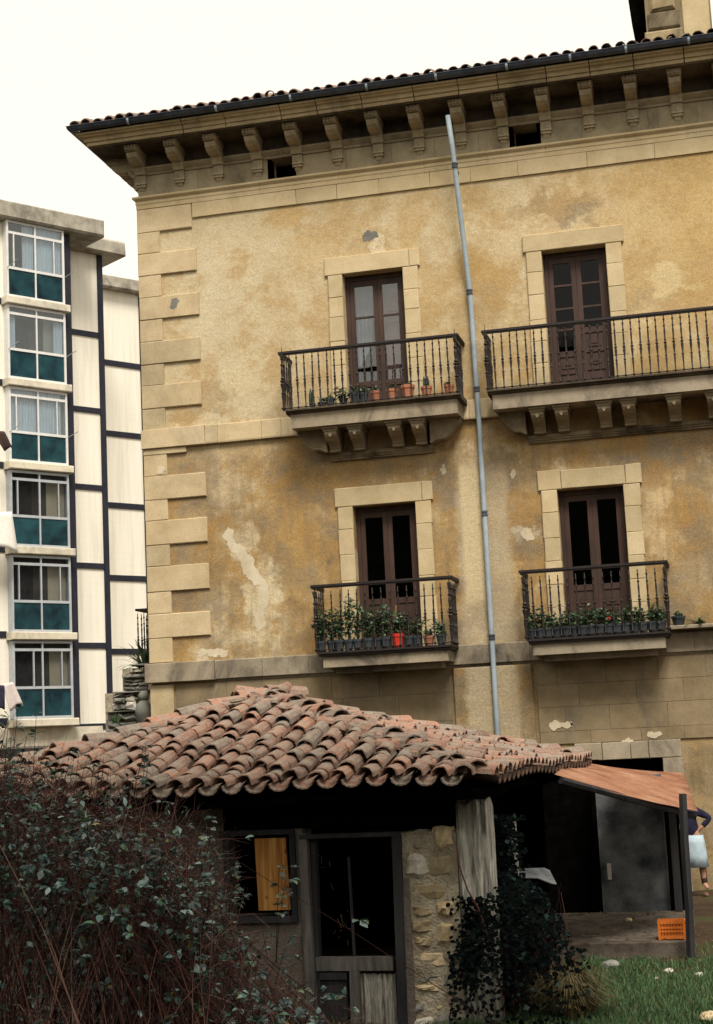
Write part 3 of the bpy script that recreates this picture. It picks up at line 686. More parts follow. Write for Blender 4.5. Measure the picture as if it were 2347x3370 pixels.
m = MB(); m.box(GF[0] + .02, GF[1] - .02, .2, .25, .0, 2.1); m.build('ground_door', MT['roofdark'], BLD)

# ---- balconies
bal_prof = [(.011, 0), (.011, .03), (.022, .035), (.022, .05), (.010, .06), (.013, .20), (.018, .27), (.010, .285), (.020, .30), (.020, .315), (.011, .325), (.016, .40), (.024, .47), (.013, .50),
            (.026, .515), (.026, .53), (.012, .545), (.020, .57), (.012, .60), (.016, .72), (.010, .78), (.018, .80), (.018, .815), (.010, .83), (.010, .90), (.017, .91), (.017, .925), (.009, .94), (.009, 1.0)]
def baluster_me(h, f=1.0):
    m = MB(); m.lathe([(r * f, z * h) for r, z in bal_prof], 6); m.smooth = True; me = m.mesh('baluster'); me.materials.append(MT['iron']); return me
def post_me(h):
    m = MB(); m.lathe([(r * 2.0, z * h) for r, z in bal_prof], 8); m.box(-.03, .03, -.03, .03, h - .06, h); m.smooth = False
    m.tube([(0, 0, h), (0, 0, h + .07), (0, 0, h + .17)], [.012, .007, .002], 5)
    me = m.mesh('post'); me.materials.append(MT['iron']); return me
BU = baluster_me(1.02); PU = post_me(1.02); BL = baluster_me(1.05); PL_ = post_me(1.05)
def corbel_me():
    m = MB()
    def ex(poly, w, dx=0): m.prism(poly, lambda p, k: ((-w(p[1]) / 2 if k == 0 else w(p[1]) / 2) + dx, -p[0], p[1]))
    ex([(0, 8.105), (.62, 8.105), (.62, 8.075), (0, 8.075)], lambda z: .29)
    ex([(0, 8.073), (.59, 8.073), (.575, 8.03), (0, 8.03)], lambda z: .255)
    body = [(0, 8.028), (.56, 8.028), (.57, 7.98), (.53, 7.93), (.45, 7.88), (.36, 7.85), (.29, 7.81), (.25, 7.76), (.24, 7.74), (.0, 7.74)]
    ex(body, lambda z: .19 + (z - 7.74) * .10)
    ex([(0, 7.738), (.27, 7.738), (.27, 7.712), (0, 7.712)], lambda z: .20)
    m.prism([(0, 8.02), (-.035, 7.98), (-.02, 7.945), (0, 7.925), (.02, 7.945), (.035, 7.98)], lambda p, k: (p[0], -.52 if k == 0 else -.585, p[1]))   # carved drop
    return m.mesh('corbel')
CO = corbel_me(); CO.materials.append(MT['corbel'])
def balcony(x0, x1, zf, p, bme, pme, h, upper, nb, slabx, posts=True, label=None):
    s0, s1 = slabx
    m = MB()
    if upper:
        m.box(s0, s1, -p + .04, -.0, 8.115, 8.365)
        slab = m.build('balcony', MT['slab'], BLD)
        prof = [(0, 8.367), (p - .02, 8.367), (p + .0, 8.385), (p + .005, 8.405), (p + .05, 8.415), (p + .05, 8.445), (0, 8.45)]
        m = MB(); m.prism(prof, lambda q, k: ((s0 - .075 if k == 0 else s1 + .075), -q[0], q[1])); m.build('floor_plate', MT['soot'], slab)
    else:
        m.box(s0, s1, -p + .05, -.0, 3.90, 4.085)
        m.box(s0 + .16, s1 - .16, -p + .30, -.0, 3.80, 3.898)
        slab = m.build('balcony', MT['slab'], BLD)
        m = MB(); m.box(s0 - .06, s1 + .06, -p - .0, -.0, 4.09, 4.13); m.box(s0 - .085, s1 + .085, -p - .03, -.0, 4.131, 4.165); m.build('floor_plate', MT['iron'], slab)
    pr = p - .04
    zt = zf + h
    m = MB()
    for q, zq0, zq1 in ((.022, -.025, .0), (.036, 0, .022), (.030, .022, .040)):
        m.box(x0 - q + .03, x1 + q - .03, -pr - q, -pr + q, zt + zq0, zt + zq1 - .0005); m.box(x0 - q + .03, x0 + q + .03, -pr + q, -.01, zt + zq0, zt + zq1 - .0005); m.box(x1 - q - .03, x1 + q - .03, -pr + q, -.01, zt + zq0, zt + zq1 - .0005)
    m.build('handrail', MT['iron'], slab)
    m = MB(); m.box(x0 + .02, x1 - .02, -pr - .011, -pr + .011, zf + .025, zf + .04); m.build('lower_rail', MT['iron'], slab)
    xa, xb = x0 + .06, x1 - .06
    for k in range(nb + 1):
        xx = xa + (xb - xa) * k / nb; tilt = rng.uniform(-.012, .012)
        me = pme if (k in (0, nb)) else bme
        link('post' if me is pme else 'baluster', me, slab, (xx, -pr, zf - .005), rot=(0, tilt if me is bme else 0, 0))
    for xx in (xa, xb):
        for k in range(1, 5): link('baluster', bme, slab, (xx, -pr + pr * k / 5, zf - .005))
    return slab
uL = balcony(2.80, 6.03, 8.45, .72, BU, PU, 1.02, True, 23, (2.98, 5.95))
uR = balcony(6.44, 13.28, 8.45, .72, BU, PU, 1.02, True, 49, (6.56, 13.2))
for xq in (3.65, 4.09, 4.79, 5.21): link('corbel', CO, uL, (xq, 0, 0))
for xq in (7.29, 7.70, 8.42, 8.83, 9.583, 10.226, 10.95, 11.4, 12.1, 12.5): link('corbel', CO, uR, (xq, 0, 0))
def under(slab, x0, x1, m0, m1):
    prof = [(0, 7.585), (.07, 7.585), (.075, 7.615), (.10, 7.62), (.105, 7.645), (.13, 7.655), (.13, 7.71), (0, 7.71)]
    m = MB(); m.prism(prof, lambda q, k: (m0 if k == 0 else m1, -q[0], q[1])); m.build('base_moulding', MT['corbel'], slab)
    # scrolled side brackets: an S curve in the plane of the wall, deep as the corbels
    for sx, xe, xm in ((1, x0, m0), (-1, x1, m1)):
        w = xm - xe
        c = [(xe + .0 * w, 8.11), (xe + .06 * w, 8.03), (xe + .22 * w, 7.95), (xe + .38 * w, 7.83), (xe + .55 * w, 7.77), (xe + .78 * w, 7.765), (xe + .92 * w, 7.73), (xm, 7.71)]
        top = [(xm, 8.112), (xe, 8.112)]
        poly = c + top[:1]
        m = MB(); m.prism(poly, lambda q, k: (q[0], -.34 if k == 0 else -.0, q[1])); m.build('side_scroll', MT['corbel'], slab)
        m = MB(); m.tube([(q[0], -.345, q[1]) for q in c], .022, 5); m.build('scroll_edge', MT['corbel'], slab)
under(uL, 3.0, 5.93, 3.52, 5.38)
under(uR, 6.62, 13.2, 7.06, 12.7)
lL = balcony(3.21, 5.69, 4.17, .72, BL, PL_, 1.12, False, 16, (3.37, 5.55))
lR = balcony(6.83, 9.28, 4.17, .72, BL, PL_, 1.12, False, 16, (6.98, 9.15))
lF = balcony(10.45, 12.9, 4.17, .72, BL, PL_, 1.12, False, 16, (10.6, 12.75))
m = MB(); m.block(9.22, 10.50, -.34, .0, 4.21, 4.27, .01, .006); m.build('ledge', MT['slab'], BLD)

# ---- side balcony on the left wall
m = MB(); m.box(-.62, -.0, 1.15, 3.3, 4.05, 4.16); sb = m.build('side_balcony', MT['greystone'], BLD)
m = MB(); m.box(-.70, -.66 + .03, 1.04, 3.3, 5.26, 5.30); m.box(-.70, .0, 1.04, 1.08, 5.2605, 5.3005); m.box(-.70, -.0, 1.05, 1.07, 4.22, 4.235); m.build('handrail', MT['iron'], sb)
for k in range(6): link('baluster', BL, sb, (-.66 + .125 * k, 1.06, 4.165))
for k in range(1, 9): link('baluster', BL, sb, (-.685, 1.06 + .26 * k, 4.165))

# ---- rain pipe
px = 6.22
path = [(6.06, -.58, 13.50), (6.09, -.46, 12.95), (6.19, -.12, 10.5), (6.20, -.10, 10.2), (px, -.105, 8.0), (px, -.105, 4.2), (px, -.115, 3.6), (px, -.115, .0)]
m = MB(); m.tube(path, .046, 10); m.smooth = True; pipe = m.build('rain_pipe', MT['pipe'], BLD)
for (x, y, z) in ((6.105, -.42, 12.62), (6.19, -.115, 10.38), (6.212, -.105, 8.62), (px, -.105, 6.42), (px, -.108, 4.28)):
    m = MB(); m.lathe([(.048, -.05), (.056, -.045), (.056, -.02), (.051, -.015), (.051, .015), (.058, .02), (.058, .04), (.048, .05)], 10, (x, y, z)); m.box(x - .01, x + .01, y + .05, .0, z - .012, z + .012); m.smooth = False
    m.build('pipe_collar', MT['gutter'], pipe)

# ---- bare patches where the lime coat has fallen
def patch(pts, Y=0.0, d=.004, mat='patch'):
    P = [F(*p_) for p_ in pts]; Q = []; n = len(P)
    for i in range(n):                                        # ragged, broken outline
        a, b = P[i], P[(i + 1) % n]; L = math.hypot(b[0] - a[0], b[1] - a[1]); k = max(3, int(L / .012)); tx, tz = (b[0] - a[0]) / L, (b[1] - a[1]) / L
        for t in range(k):
            u = t / k; x_, z_ = a[0] + (b[0] - a[0]) * u, a[1] + (b[1] - a[1]) * u
            w = mnoise.noise(Vector((x_ * 9, z_ * 9, 1))) * .045 + mnoise.noise(Vector((x_ * 31, z_ * 31, 4))) * .022
            Q.append((x_ - tz * w, z_ + tx * w))
    m = MB(); m.prism(Q, lambda q_, k_: (q_[0], (Y - d) if k_ == 0 else (Y + .01), q_[1])); m.build('bare_patch', MT[mat], BLD)
D = 2347 / 1599
patch([(x * D, y * D) for x, y in [(512, 1182), (524, 1190), (520, 1206), (536, 1222), (556, 1240), (570, 1258), (577, 1282), (590, 1300), (604, 1312), (600, 1352), (588, 1378), (596, 1400), (580, 1420), (572, 1402), (570, 1378), (584, 1352), (583, 1318), (566, 1304), (548, 1290), (540, 1262), (522, 1240), (508, 1222), (500, 1200)]])
patch([(x * D, y * D) for x, y in [(440, 1462), (452, 1454), (470, 1458), (492, 1452), (512, 1460), (510, 1472), (480, 1474), (462, 1468), (448, 1471)]])
patch([(x * D, y * D) for x, y in [(1232, 1622), (1250, 1612), (1262, 1620), (1284, 1618), (1288, 1630), (1262, 1632), (1240, 1638)]], -.034)
patch([(x * D, y * D) for x, y in [(1452, 1650), (1456, 1640), (1470, 1638), (1486, 1644), (1480, 1652), (1464, 1654)]], -.034)
patch([(x * D, y * D) for x, y in [(1392, 1662), (1410, 1656), (1420, 1662), (1402, 1668)]], -.034)
patch([(x * D, y * D) for x, y in [(810, 528), (825, 517), (845, 519), (848, 530), (835, 540), (815, 542)]], 0, .004, 'greystone')
patch([(x * D, y * D) for x, y in [(1144, 1065), (1152, 1050), (1158, 1060), (1152, 1074), (1146, 1074)]])
patch([(x * D, y * D) for x, y in [(1162, 1036), (1170, 1030), (1172, 1038), (1166, 1042)]])
patch([(x * D, y * D) for x, y in [(1168, 1196), (1180, 1180), (1192, 1190), (1198, 1206), (1184, 1214), (1172, 1208)]], 0, .004)
patch([(x * D, y * D) for x, y in [(988, 1052), (996, 1040), (1002, 1054), (996, 1066)]])
patch([(x * D, y * D) for x, y in [(352, 1062), (356, 1048), (366, 1046), (376, 1054), (366, 1062)]], -.042, .006)
patch([(x * D, y * D) for x, y in [(384, 690), (386, 674), (398, 668), (406, 676), (398, 690), (390, 694)]], -.042, .004, 'greystone')

# ================================================================== APARTMENT BLOCK ON THE LEFT
AROT = rad(54.2); AO = dep(100, 1535, 54.0); AO.z = 0
APT = thing('apartment_block', (AO.x, AO.y, 0), 'modern cream apartment block with navy beams, glazed bays and stepped concrete roofs', 'building', None, AROT)
m = MB(); m.box(-14, 1.62, .0, 10, 0, 21.0); m.build('wall', MT['appanel'], APT)
SILL = [18.29, 15.42, 12.55, 9.67, 6.79, 3.91]
# front wall pieces of volume B and C
m = MB(); m.box(1.625, 3.94, 1.5, 10, 0, 21.0); m.build('wall', MT['appanel'], APT)
m = MB(); m.box(3.945, 12, 5.0, 12, 0, 20.96); m.build('wall', MT['appanel'], APT)
MB().block(-14.5, 2.91, -.45, 3.0, 21.01, 21.63, .05, .02).build('roof_slab', MT['apslab'], APT)
MB().block(2.0, 4.74, 1.0, 5.2, 21.0, 21.52, .05, .02).build('roof_slab', MT['apslab'], APT)
MB().block(3.5, 12.5, 4.6, 9, 20.965, 21.46, .05, .02).build('roof_slab', MT['apslab'], APT)
bm_ = lambda x0, x1, y0, y1, z0, z1: MB().box(x0, x1, y0, y1, z0, z1).build('beam', MT['apbeam'], APT)
bm_(1.50, 1.72, -.03, .2, 0, 20.99); bm_(1.625, 2.62, 1.44, 1.6, .0, 0.2)
bm_(3.75, 3.965, 1.44, 1.7, 0, 20.98)
bm_(1.725, 2.60, 1.43, 1.49, 3.0, 20.97)
for k in range(7):
    z = 18.02 - 2.86 * k
    if z < 1: continue
    bm_(2.602, 3.748, 1.45, 1.58, z - .20, z)
    bm_(3.95, 7.84, 4.95, 5.05, z - .16, z + .06)
    bm_(1.36, 1.498, -.028, .1, z - .06, z + .16); bm_(-13.9, -1.0, -.028, .1, z + .02, z + .24)
bm_(7.842, 8.02, 4.94, 5.05, 0, 20.95)
bm_(3.97, 4.02, 4.945, 5.06, 0, 20.94)
def ap_window(k, zs):
    """glazed bay: two top lights, two sliding panes, two teal spandrels over a painted ledge"""
    grey = k >= 3
    fm = MT['apframegrey'] if grey else MT['apframe']
    x0, x1 = -.93, 1.33; z0 = zs; z1 = zs + 2.57 + (.14 if k == 0 else 0); xm = .19
    zl, zm = z0 + 1.02, z0 + 2.28
    m = MB(); y0, y1 = -.28, -.20; w = .055
    m.box(x0, x0 + w * 1.4, y0, y1, z0, z1); m.box(x1 - w * 1.4, x1, y0, y1, z0, z1); m.box(xm - w / 2, xm + w / 2, y0 + .002, y1 - .002, z0, z1)
    for z in (z0 + .03, zl, zm, z1 - .03): m.box(x0 + w * 1.4, x1 - w * 1.4, y0 + .004, y1 - .004, z - .045, z + .045)
    # returns to the wall
    m.box(x0, x0 + .03, y1, 0, z0, z1); m.box(x1 - .03, x1, y1, 0, z0, z1)
    if grey or k in (0, 2): m.box(x0 + .26 + .5 * (k == 5), x0 + .30 + .5 * (k == 5), y0 - .01, y1, zl + .045, zm - .045); m.box(x1 - .42, x1 - .385, y0 + .01, y1 + .02, zl + .045, zm - .045)
    wd = m.build('window', fm, APT)
    for a, b in ((x0 + .08, xm - .03), (xm + .03, x1 - .08)):
        MB().box(a, b, -.245, -.24, z0 + .08, zl - .047).build('pane', MT['tealglass'], wd)
        MB().box(a, b, -.245, -.24, zl + .047, zm - .047).build('pane', MT['apglass2' if grey else 'apglass'], wd)
        MB().box(a, b, -.245, -.24, zm + .047, z1 - .08).build('pane', MT['apglass2' if grey else 'apglass'], wd)
    MB().block(x0 - .09, x1 + .14, -.42, .0, z0 - .27, z0 - .02, .02, .008).build('ledge', MT['apledge'], wd)
    # inside of the bay: side walls and a back wall with a dark doorway
    m = MB(); m.box(x0 + .03, x1 - .03, -.004, -.002, z0, z1); m.build('bay_back', MT['aproom'], wd)
    m = MB(); m.box(x0 + .10, x0 + .95, -.012, -.006, z0, z1 - .35); m.build('doorway', MT['furn'], wd)
    m = MB(); m.box(x1 - .75, x1 - .05, -.014, -.006, z0, z1 - .25); m.build('inner_wall', MT['aproomlit'], wd)
    if k <= 2:
        segs = {0: [(xm + .02, x1 - .08, z0 + .9, z1 - .05), (x0 + .66, xm - .02, z0 + 1.0, z1 - .05)], 1: [(x0 + .08, x0 + .34, z0 + .05, zm + .1), (x1 - .42, x1 - .08, z0 + .1, zm)], 2: [(x0 + .1, xm - .02, zl - .05, z1 - .06), (xm + .02, x1 - .18, zl - .05, z1 - .06)]}[k]
        for a, b, c, d in segs:
            m = MB(); n = max(8, int((b - a) * 26))
            for i in range(n):
                u0, u1 = a + (b - a) * i / n, a + (b - a) * (i + 1) / n
                g = lambda u: -.14 + .022 * math.sin(u * 55) + .01 * math.sin(u * 23)
                m.quad((u0, g(u0), c), (u1, g(u1), c), (u1, g(u1), d), (u0, g(u0), d))
            m.build('curtain', MT['net'], wd)
    if k in (3, 4):   # table and chair seen through the lower panes
        m = MB(); m.box(x0 + .5, xm + .3, -.19, -.06, z0 + .66, z0 + .71)
        for x in (x0 + .55, xm + .22): m.box(x, x + .04, -.15, -.11, z0 + .03, z0 + .66)
        xx = x1 - .5 if k == 4 else x1 - .75
        m.box(xx, xx + .36, -.18, -.05, z0 + .42, z0 + .46); m.box(xx + .02, xx + .05, -.15, -.11, z0 + .03, z0 + .95); m.box(xx + .32, xx + .35, -.15, -.11, z0 + .03, z0 + .95); m.box(xx + .02, xx + .35, -.145, -.115, z0 + .78, z0 + .94)
        m.build('furniture', MT['furn'], wd)
    # line poles for laundry
    if k in (0, 1, 2):
        m = MB(); m.tube([(x1 + .0, -.25, zl - .03), (x1 + .15, -.72, zl + .12)], .014, 5); m.tube([(x0 + .02, -.25, zl - .03), (x0 + .05, -.9, zl + .1)], .014, 5); m.build('pole', MT['pipe'], wd)
for k, zs in enumerate(SILL): ap_window(k, zs)
m = MB(); m.box(-14, 2.6, -.04, .0, 3.0, 3.6); m.build('plinth_band', MT['apledge'], APT)
m = MB(); m.box(-1.4, 1.1, -.06, -.045, 1.9, 2.95); m.build('basement_opening', MT['furn'], APT)

# laundry hung out in front of the flats
def aploc(px, py, w):
    ya = Vector((-math.sin(AROT), math.cos(AROT), 0)); r = ray(px, py)
    return CAM + r * (((AO - CAM).dot(ya) + w) / r.dot(ya))
def cloth(name, pts, w, mat, label, cat, cols=8, rows=8, amp=.04, group=None):
    """hanging cloth: four photo corners (top left, top right, bottom right, bottom left), rippled"""
    c = [aploc(x, y, w) for x, y in pts]; base = c[3].copy(); m = MB()
    nrm = Vector((math.sin(AROT), -math.cos(AROT), 0))
    for j in range(rows + 1):
        for i in range(cols + 1):
            u, v = i / cols, j / rows
            p = (c[0] * (1 - u) + c[1] * u) * (1 - v) + (c[3] * (1 - u) + c[2] * u) * v
            p = p + nrm * (amp * math.sin(u * 9 + v * 2) * (.3 + v)) + Vector((0, 0, -.05 * math.sin(u * math.pi * 2.5) * v)); m.v.append(tuple(p - base))
    m.f = [(j * (cols + 1) + i, j * (cols + 1) + i + 1, (j + 1) * (cols + 1) + i + 1, (j + 1) * (cols + 1) + i) for j in range(rows) for i in range(cols)]
    m.smooth = True; o = m.build(name, mat, None, base); md = o.modifiers.new('thick', 'SOLIDIFY'); md.thickness = .012
    return tag(o, label, cat, group)
cloth('bed_sheet', [(-60, 1688), (38, 1684), (62, 1815), (-70, 1790)], -.9, MT['cloth'], 'white sheet hung out below a flat window, overlapping the ledge', 'laundry')
cloth('hanging_cloth', [(8, 2252), (42, 2244), (78, 2312), (30, 2340)], -1.0, MT['pinkcloth'], 'pale pink cloth drying outside the lowest flat window', 'laundry')
cloth('hanging_garment', [(-40, 2252), (14, 2256), (18, 2330), (-30, 2345)], -1.05, MT['navycloth'], 'navy garment drying beside the pale pink cloth', 'laundry')
cloth('hanging_trousers', [(-30, 1415), (14, 1420), (46, 1474), (10, 1482)], -1.0, MT['browncloth'], 'dark brown trousers drying outside the upper flats', 'laundry', 5, 5)

# ================================================================== STONE STEPS, FINIAL AND TROUGH LEFT OF THE CORNER
def c4(x, y): return 340 + x * .196, 2000 + y * .196
YS = .85
STW = thing('stone_stair_wall', (-1.0, YS, 0), 'crumbling dry stone stair wall stepping down beside the mansion corner', 'wall')
def srect(x0, y0, x1, y1, y_, mat, c=.02, j=.02, dy=.5, parent=None, name='stone'):
    a = F(*c4(x0, y1), y_); b = F(*c4(x1, y0), y_)
    m = MB(); m.block(a[0] + 1.0, b[0] + 1.0, y_ - YS, y_ - YS + dy, a[1], b[1], c, j); return m.build(name, MT[mat], parent or STW)
m = MB(); a = F(*c4(60, 2300), YS + .15); b = F(*c4(820, 1400), YS + .15); m.box(a[0] + 1, b[0] + 1, .12, .7, -.0, b[1]); a2 = F(*c4(340, 1400), YS + .15); b2 = F(*c4(820, 1000), YS + .15); m.box(a2[0] + 1, b2[0] + 1, .12, .7, a2[1], b2[1]); m.build('core', MT['mortar'], STW)
srect(480, 930, 760, 985, YS, 'greystone'); srect(310, 1105, 690, 1190, YS, 'greystone', .03, .02)
for (x0, y0, x1, y1) in [(340, 1195, 500, 1250), (505, 1200, 690, 1245), (335, 1255, 430, 1310), (440, 1255, 580, 1310), (585, 1250, 720, 1320), (350, 1315, 520, 1385), (525, 1322, 730, 1388)]: srect(x0, y0, x1, y1, YS + rng.uniform(-.04, .06), 'greystone', .03, .02)
srect(150, 1395, 740, 1432, YS - .05, 'greystone', .015, .01)
for (x0, y0, x1, y1, mt) in [(160, 1440, 330, 1510, 'greystone'), (335, 1440, 520, 1495, 'greystone'), (350, 1500, 550, 1550, 'limestone'), (360, 1560, 545, 1710, 'limestone'), (165, 1515, 345, 1590, 'greystone'), (150, 1600, 250, 1715, 'limestone'), (255, 1595, 352, 1712, 'greystone')]: srect(x0, y0, x1, y1, YS + rng.uniform(-.05, .05), mt, .04, .03)
srect(40, 1722, 560, 1765, YS - .06, 'greystone', .015, .01)
for (x0, y0, x1, y1) in [(60, 1775, 210, 1880), (215, 1775, 330, 1880), (335, 1775, 540, 1900), (60, 1890, 260, 2020), (265, 1890, 540, 2020), (40, 2030, 300, 2200), (305, 2030, 560, 2200)]: srect(x0, y0, x1, y1, YS + rng.uniform(-.04, .04), 'greystone', .04, .03)
a = F(*c4(545, 1990), .3); fx = F(*c4(680, 1600), .3)[0]; zt = F(*c4(680, 1395), .3)[1]; sc = (F(*c4(820, 1600), .3)[0] - F(*c4(540, 1600), .3)[0]) / 2
m = MB(); H = zt - 2.6
prof = [(sc * .8, 0), (sc * .8, H - .86), (sc * .5, H - .82), (sc * .45, H - .62), (sc * .7, H - .55), (sc * .97, H - .42), (sc, H - .36), (sc * .9, H - .27), (sc * .6, H - .21), (sc * .36, H - .175), (sc * .33, H - .16)]
rb = sc * .60; zc = H - rb
prof += [(rb * math.cos(t), zc + rb * math.sin(t)) for t in [-1.1 + .33 * k for k in range(8)]] + [(.01, H)]
prof = [(r, z) for r, z in prof]
m.lathe(prof, 16); m.smooth = True
fin = m.build('stone_finial', MT['greystone'], None, (fx, .3, 2.6)); tag(fin, 'dark weathered stone ball finial on a bulbous base by the corner', 'finial')
m = MB(); m.box(-.17, .17, -.17, .17, -2.62, .0); m.build('pedestal', MT['greystone'], fin)
a = F(*c4(430, 1092), YS); b = F(*c4(665, 1010), YS)
m = MB(); w_ = b[0] - a[0]; h_ = b[1] - a[1]
m.prism([(.03, 0), (w_ - .03, 0), (w_, h_), (w_ - .03, h_), (w_ - .06, .04), (.06, .04), (.03, h_), (0, h_)], lambda p, k: (p[0], 0 if k == 0 else .28, p[1]))
tr = m.build('flower_trough', MT['limestone'], None, (a[0], YS + .02, a[1] + .012)); tag(tr, 'white stone trough on top of the stair wall', 'trough')

def spiky(name, loc, n, L, w, mat, label, cat, seed, spread=.8, group=None):
    r = random.Random(seed); m = MB()
    for k in range(n):
        a = r.uniform(0, 6.28); e = r.uniform(.25, 1.2); d = Vector((math.cos(a) * math.cos(e) * spread, math.sin(a) * math.cos(e) * spread, math.sin(e)))
        p = Vector((r.uniform(-.05, .05), r.uniform(-.05, .05), .0)); l = L * r.uniform(.6, 1.1); sd = d.cross(Vector((0, 0, 1))).normalized() * w * .5
        P = []
        for i in range(5):
            t = i / 4; q = p + d * l * t + Vector((0, 0, -.35 * l * t * t)); ww = sd * (1 - t * .92); P += [q - ww, q + ww]
        m.add(P, [(2 * i, 2 * i + 1, 2 * i + 3, 2 * i + 2) for i in range(4)])
    o = m.build(name, mat, None, loc); return tag(o, label, cat, group)
spiky('spiky_plant', (-.60, 1.24, 4.16), 60, 1.1, .09, MT['geranium'], 'green strap-leaved plant behind the railing on the side wall', 'plant', 3)
a = F(*c4(200, 1990), .6)
spiky('grass_tuft', (a[0], .6, a[1] + .05), 60, .34, .02, MT['grass'], 'grey green tuft growing on the lowest step of the stone wall', 'plant', 5, .7)

# ================================================================== FLOWER POTS ON THE BALCONIES
def pot_me(r, h, mat, rim=True):
    m = MB(); pr = [(r * .68, 0), (r * .92, h * .78)] + ([(r, h * .78), (r * 1.02, h), (r * .88, h), (r * .84, h * .82), (.01, h * .82)] if rim else [(r, h), (r * .9, h), (r * .86, h * .8), (.01, h * .8)])
    m.lathe(pr, 10); m.smooth = False; me = m.mesh('pot'); me.materials.append(mat); return me
def foliage_me(seed, n, rx, h, ls, mat, bare=.25):
    r = random.Random(seed); m = MB(); n = int(n * 1.7)
    for k in range(max(5, n // 12)):
        a = r.uniform(0, 6.28); q = Vector((math.cos(a) * rx * r.uniform(.2, 1.0), math.sin(a) * rx * r.uniform(.2, .8), h * r.uniform(.45, 1.0)))
        mid = Vector((q.x * .3 + r.uniform(-.02, .02), q.y * .3, q.z * .55)); m.tube([(0, 0, 0), mid, tuple(q)], .004, 3)
        for i in range(12):
            t = r.uniform(bare, 1.05); p = (mid * 2 * t if t < .5 else mid.lerp(q, t * 2 - 1)) + rvec(r) * rx * .38; p.z = max(.0, p.z); d = rvec(r); d.z = d.z * .5
            leaf(m, p, d, Vector((r.uniform(-.5, .5), r.uniform(-.9, .2), 1)), ls * r.uniform(.6, 1.15), ls * r.uniform(.6, 1.1), .15)
    me = m.mesh('plant'); me.materials.append(mat); return me
def cactus_me(h, n, seed):
    r = random.Random(seed); m = MB()
    for k in range(n):
        x, y = r.uniform(-.05, .05), r.uniform(-.05, .05); hh = h * r.uniform(.5, 1); m.lathe([(.015, 0), (.024, hh * .4), (.022, hh * .8), (.006, hh)], 6, (x, y, 0))
    me = m.mesh('plant'); me.materials.append(MT['cactus']); return me
def pot(x, y, z, r, h, mat, plant, label, group=None, rim=True, flower=0):
    t = thing('flower_pot', (x, y, z), label, 'flower pot', group)
    link('pot', pot_me(r, h, MT[mat], rim), t)
    link('plant', plant, t, (0, 0, h * .8))
    if flower:
        m = MB()
        for k in range(10):
            v = rvec(rng) * .04; m.lathe([(.012, -.012), (.018, 0), (.01, .012)], 5, (v.x * .9, v.y * .6 - .05, .26 + v.z * .6))
        m.build('blossom', MT['flower'], t)
yb = -.58
FZ = 8.452
cxp = lambda x: F(850 + x * .5, 1290, -.6)[0]
for i, (px_, r, h, mt, pl, lab) in enumerate([
    (350, .06, .10, 'darkpot', cactus_me(.34, 5, 1), 'dark pot holding a clump of upright cactus, far left on the upper balcony'),
    (415, .085, .10, 'darkpot', foliage_me(21, 30, .09, .12, .05, MT['geranium']), 'small dark pot of low succulents beside the cactus clump'),
    (470, .085, .16, 'darkpot', foliage_me(22, 24, .08, .10, .05, MT['geranium']), 'black pot with a few short leaves beside the low succulents'),
    (555, .08, .13, 'darkpot', foliage_me(23, 60, .16, .22, .07, MT['geranium']), 'dark pot with a bushy green plant in front of the door jamb'),
    (635, .09, .22, 'darkpot', foliage_me(24, 30, .10, .14, .06, MT['geranium']), 'tall grey green pot at the left edge of the balcony door'),
    (690, .085, .20, 'darkpot', foliage_me(25, 36, .11, .16, .06, MT['geranium']), 'dark pot with drooping leaves before the left door leaf'),
    (775, .10, .20, 'terracotta', foliage_me(26, 20, .09, .10, .05, MT['cactus']), 'rimmed terracotta pot before the meeting of the two door leaves'),
    (880, .105, .21, 'terracotta', foliage_me(27, 20, .09, .10, .05, MT['cactus']), 'terracotta pot with little growth before the pale shutter'),
    (985, .125, .25, 'terracotta', foliage_me(28, 26, .11, .12, .05, MT['cactus']), 'largest terracotta pot, at the right edge of the balcony door'),
    (1105, .10, .20, 'terracotta', cactus_me(.26, 4, 6), 'terracotta pot with tall thin cactus right of the balcony door'),
    (1255, .09, .19, 'terracotta', foliage_me(29, 24, .09, .10, .05, MT['cactus']), 'terracotta pot by the end post of the upper balcony next to the rain pipe')]):
    pot(cxp(px_), yb + rng.uniform(-.02, .03), FZ, r, h, mt, pl, lab)
m = MB()
FZ2 = 4.168
cx2 = lambda x: F(950 + x * .4378, 2120, -.6)[0]
GL = {250: 'leggy geranium in a dark pot against the far railing post from the rain pipe', 455: 'tallest geranium on the balcony below the potted cacti', 520: 'tall geranium right beside the tallest one, before the dark door', 735: 'leggy geranium in a dark pot touching the red pot and the cane', 905: 'short geranium in a dark pot on the pipe side of the red pot', 965: 'short geranium in a dark pot next to the single terracotta pot', 1150: 'lowest geranium, by the end post nearest the rain pipe'}
gl = 'leggy geranium in a dark pot on the lower balcony left of the rain pipe'
for i, (px_, hh) in enumerate([(250, .55), (320, .55), (385, .60), (455, .80), (520, .75), (600, .6), (670, .55), (735, .55), (905, .42), (965, .38), (1150, .35)]):
    pot(cx2(px_), yb + rng.uniform(-.05, .03), FZ2, .095, .19, 'darkpot', foliage_me(40 + i, 90 if hh > .5 else 60, .15, hh, .075, MT['geranium'], .2), GL.get(px_, gl), None if px_ in GL else 'geraniums on the lower left balcony')
pot(cx2(825), yb - .02, FZ2, .105, .24, 'redpot', foliage_me(60, 70, .15, .42, .075, MT['geranium'], .2), 'bright red pot among the geraniums on the lower balcony')
pot(cx2(1055), yb, FZ2, .10, .17, 'terracotta', foliage_me(61, 24, .1, .16, .06, MT['geranium']), 'single terracotta pot on the lower balcony of leggy geraniums')
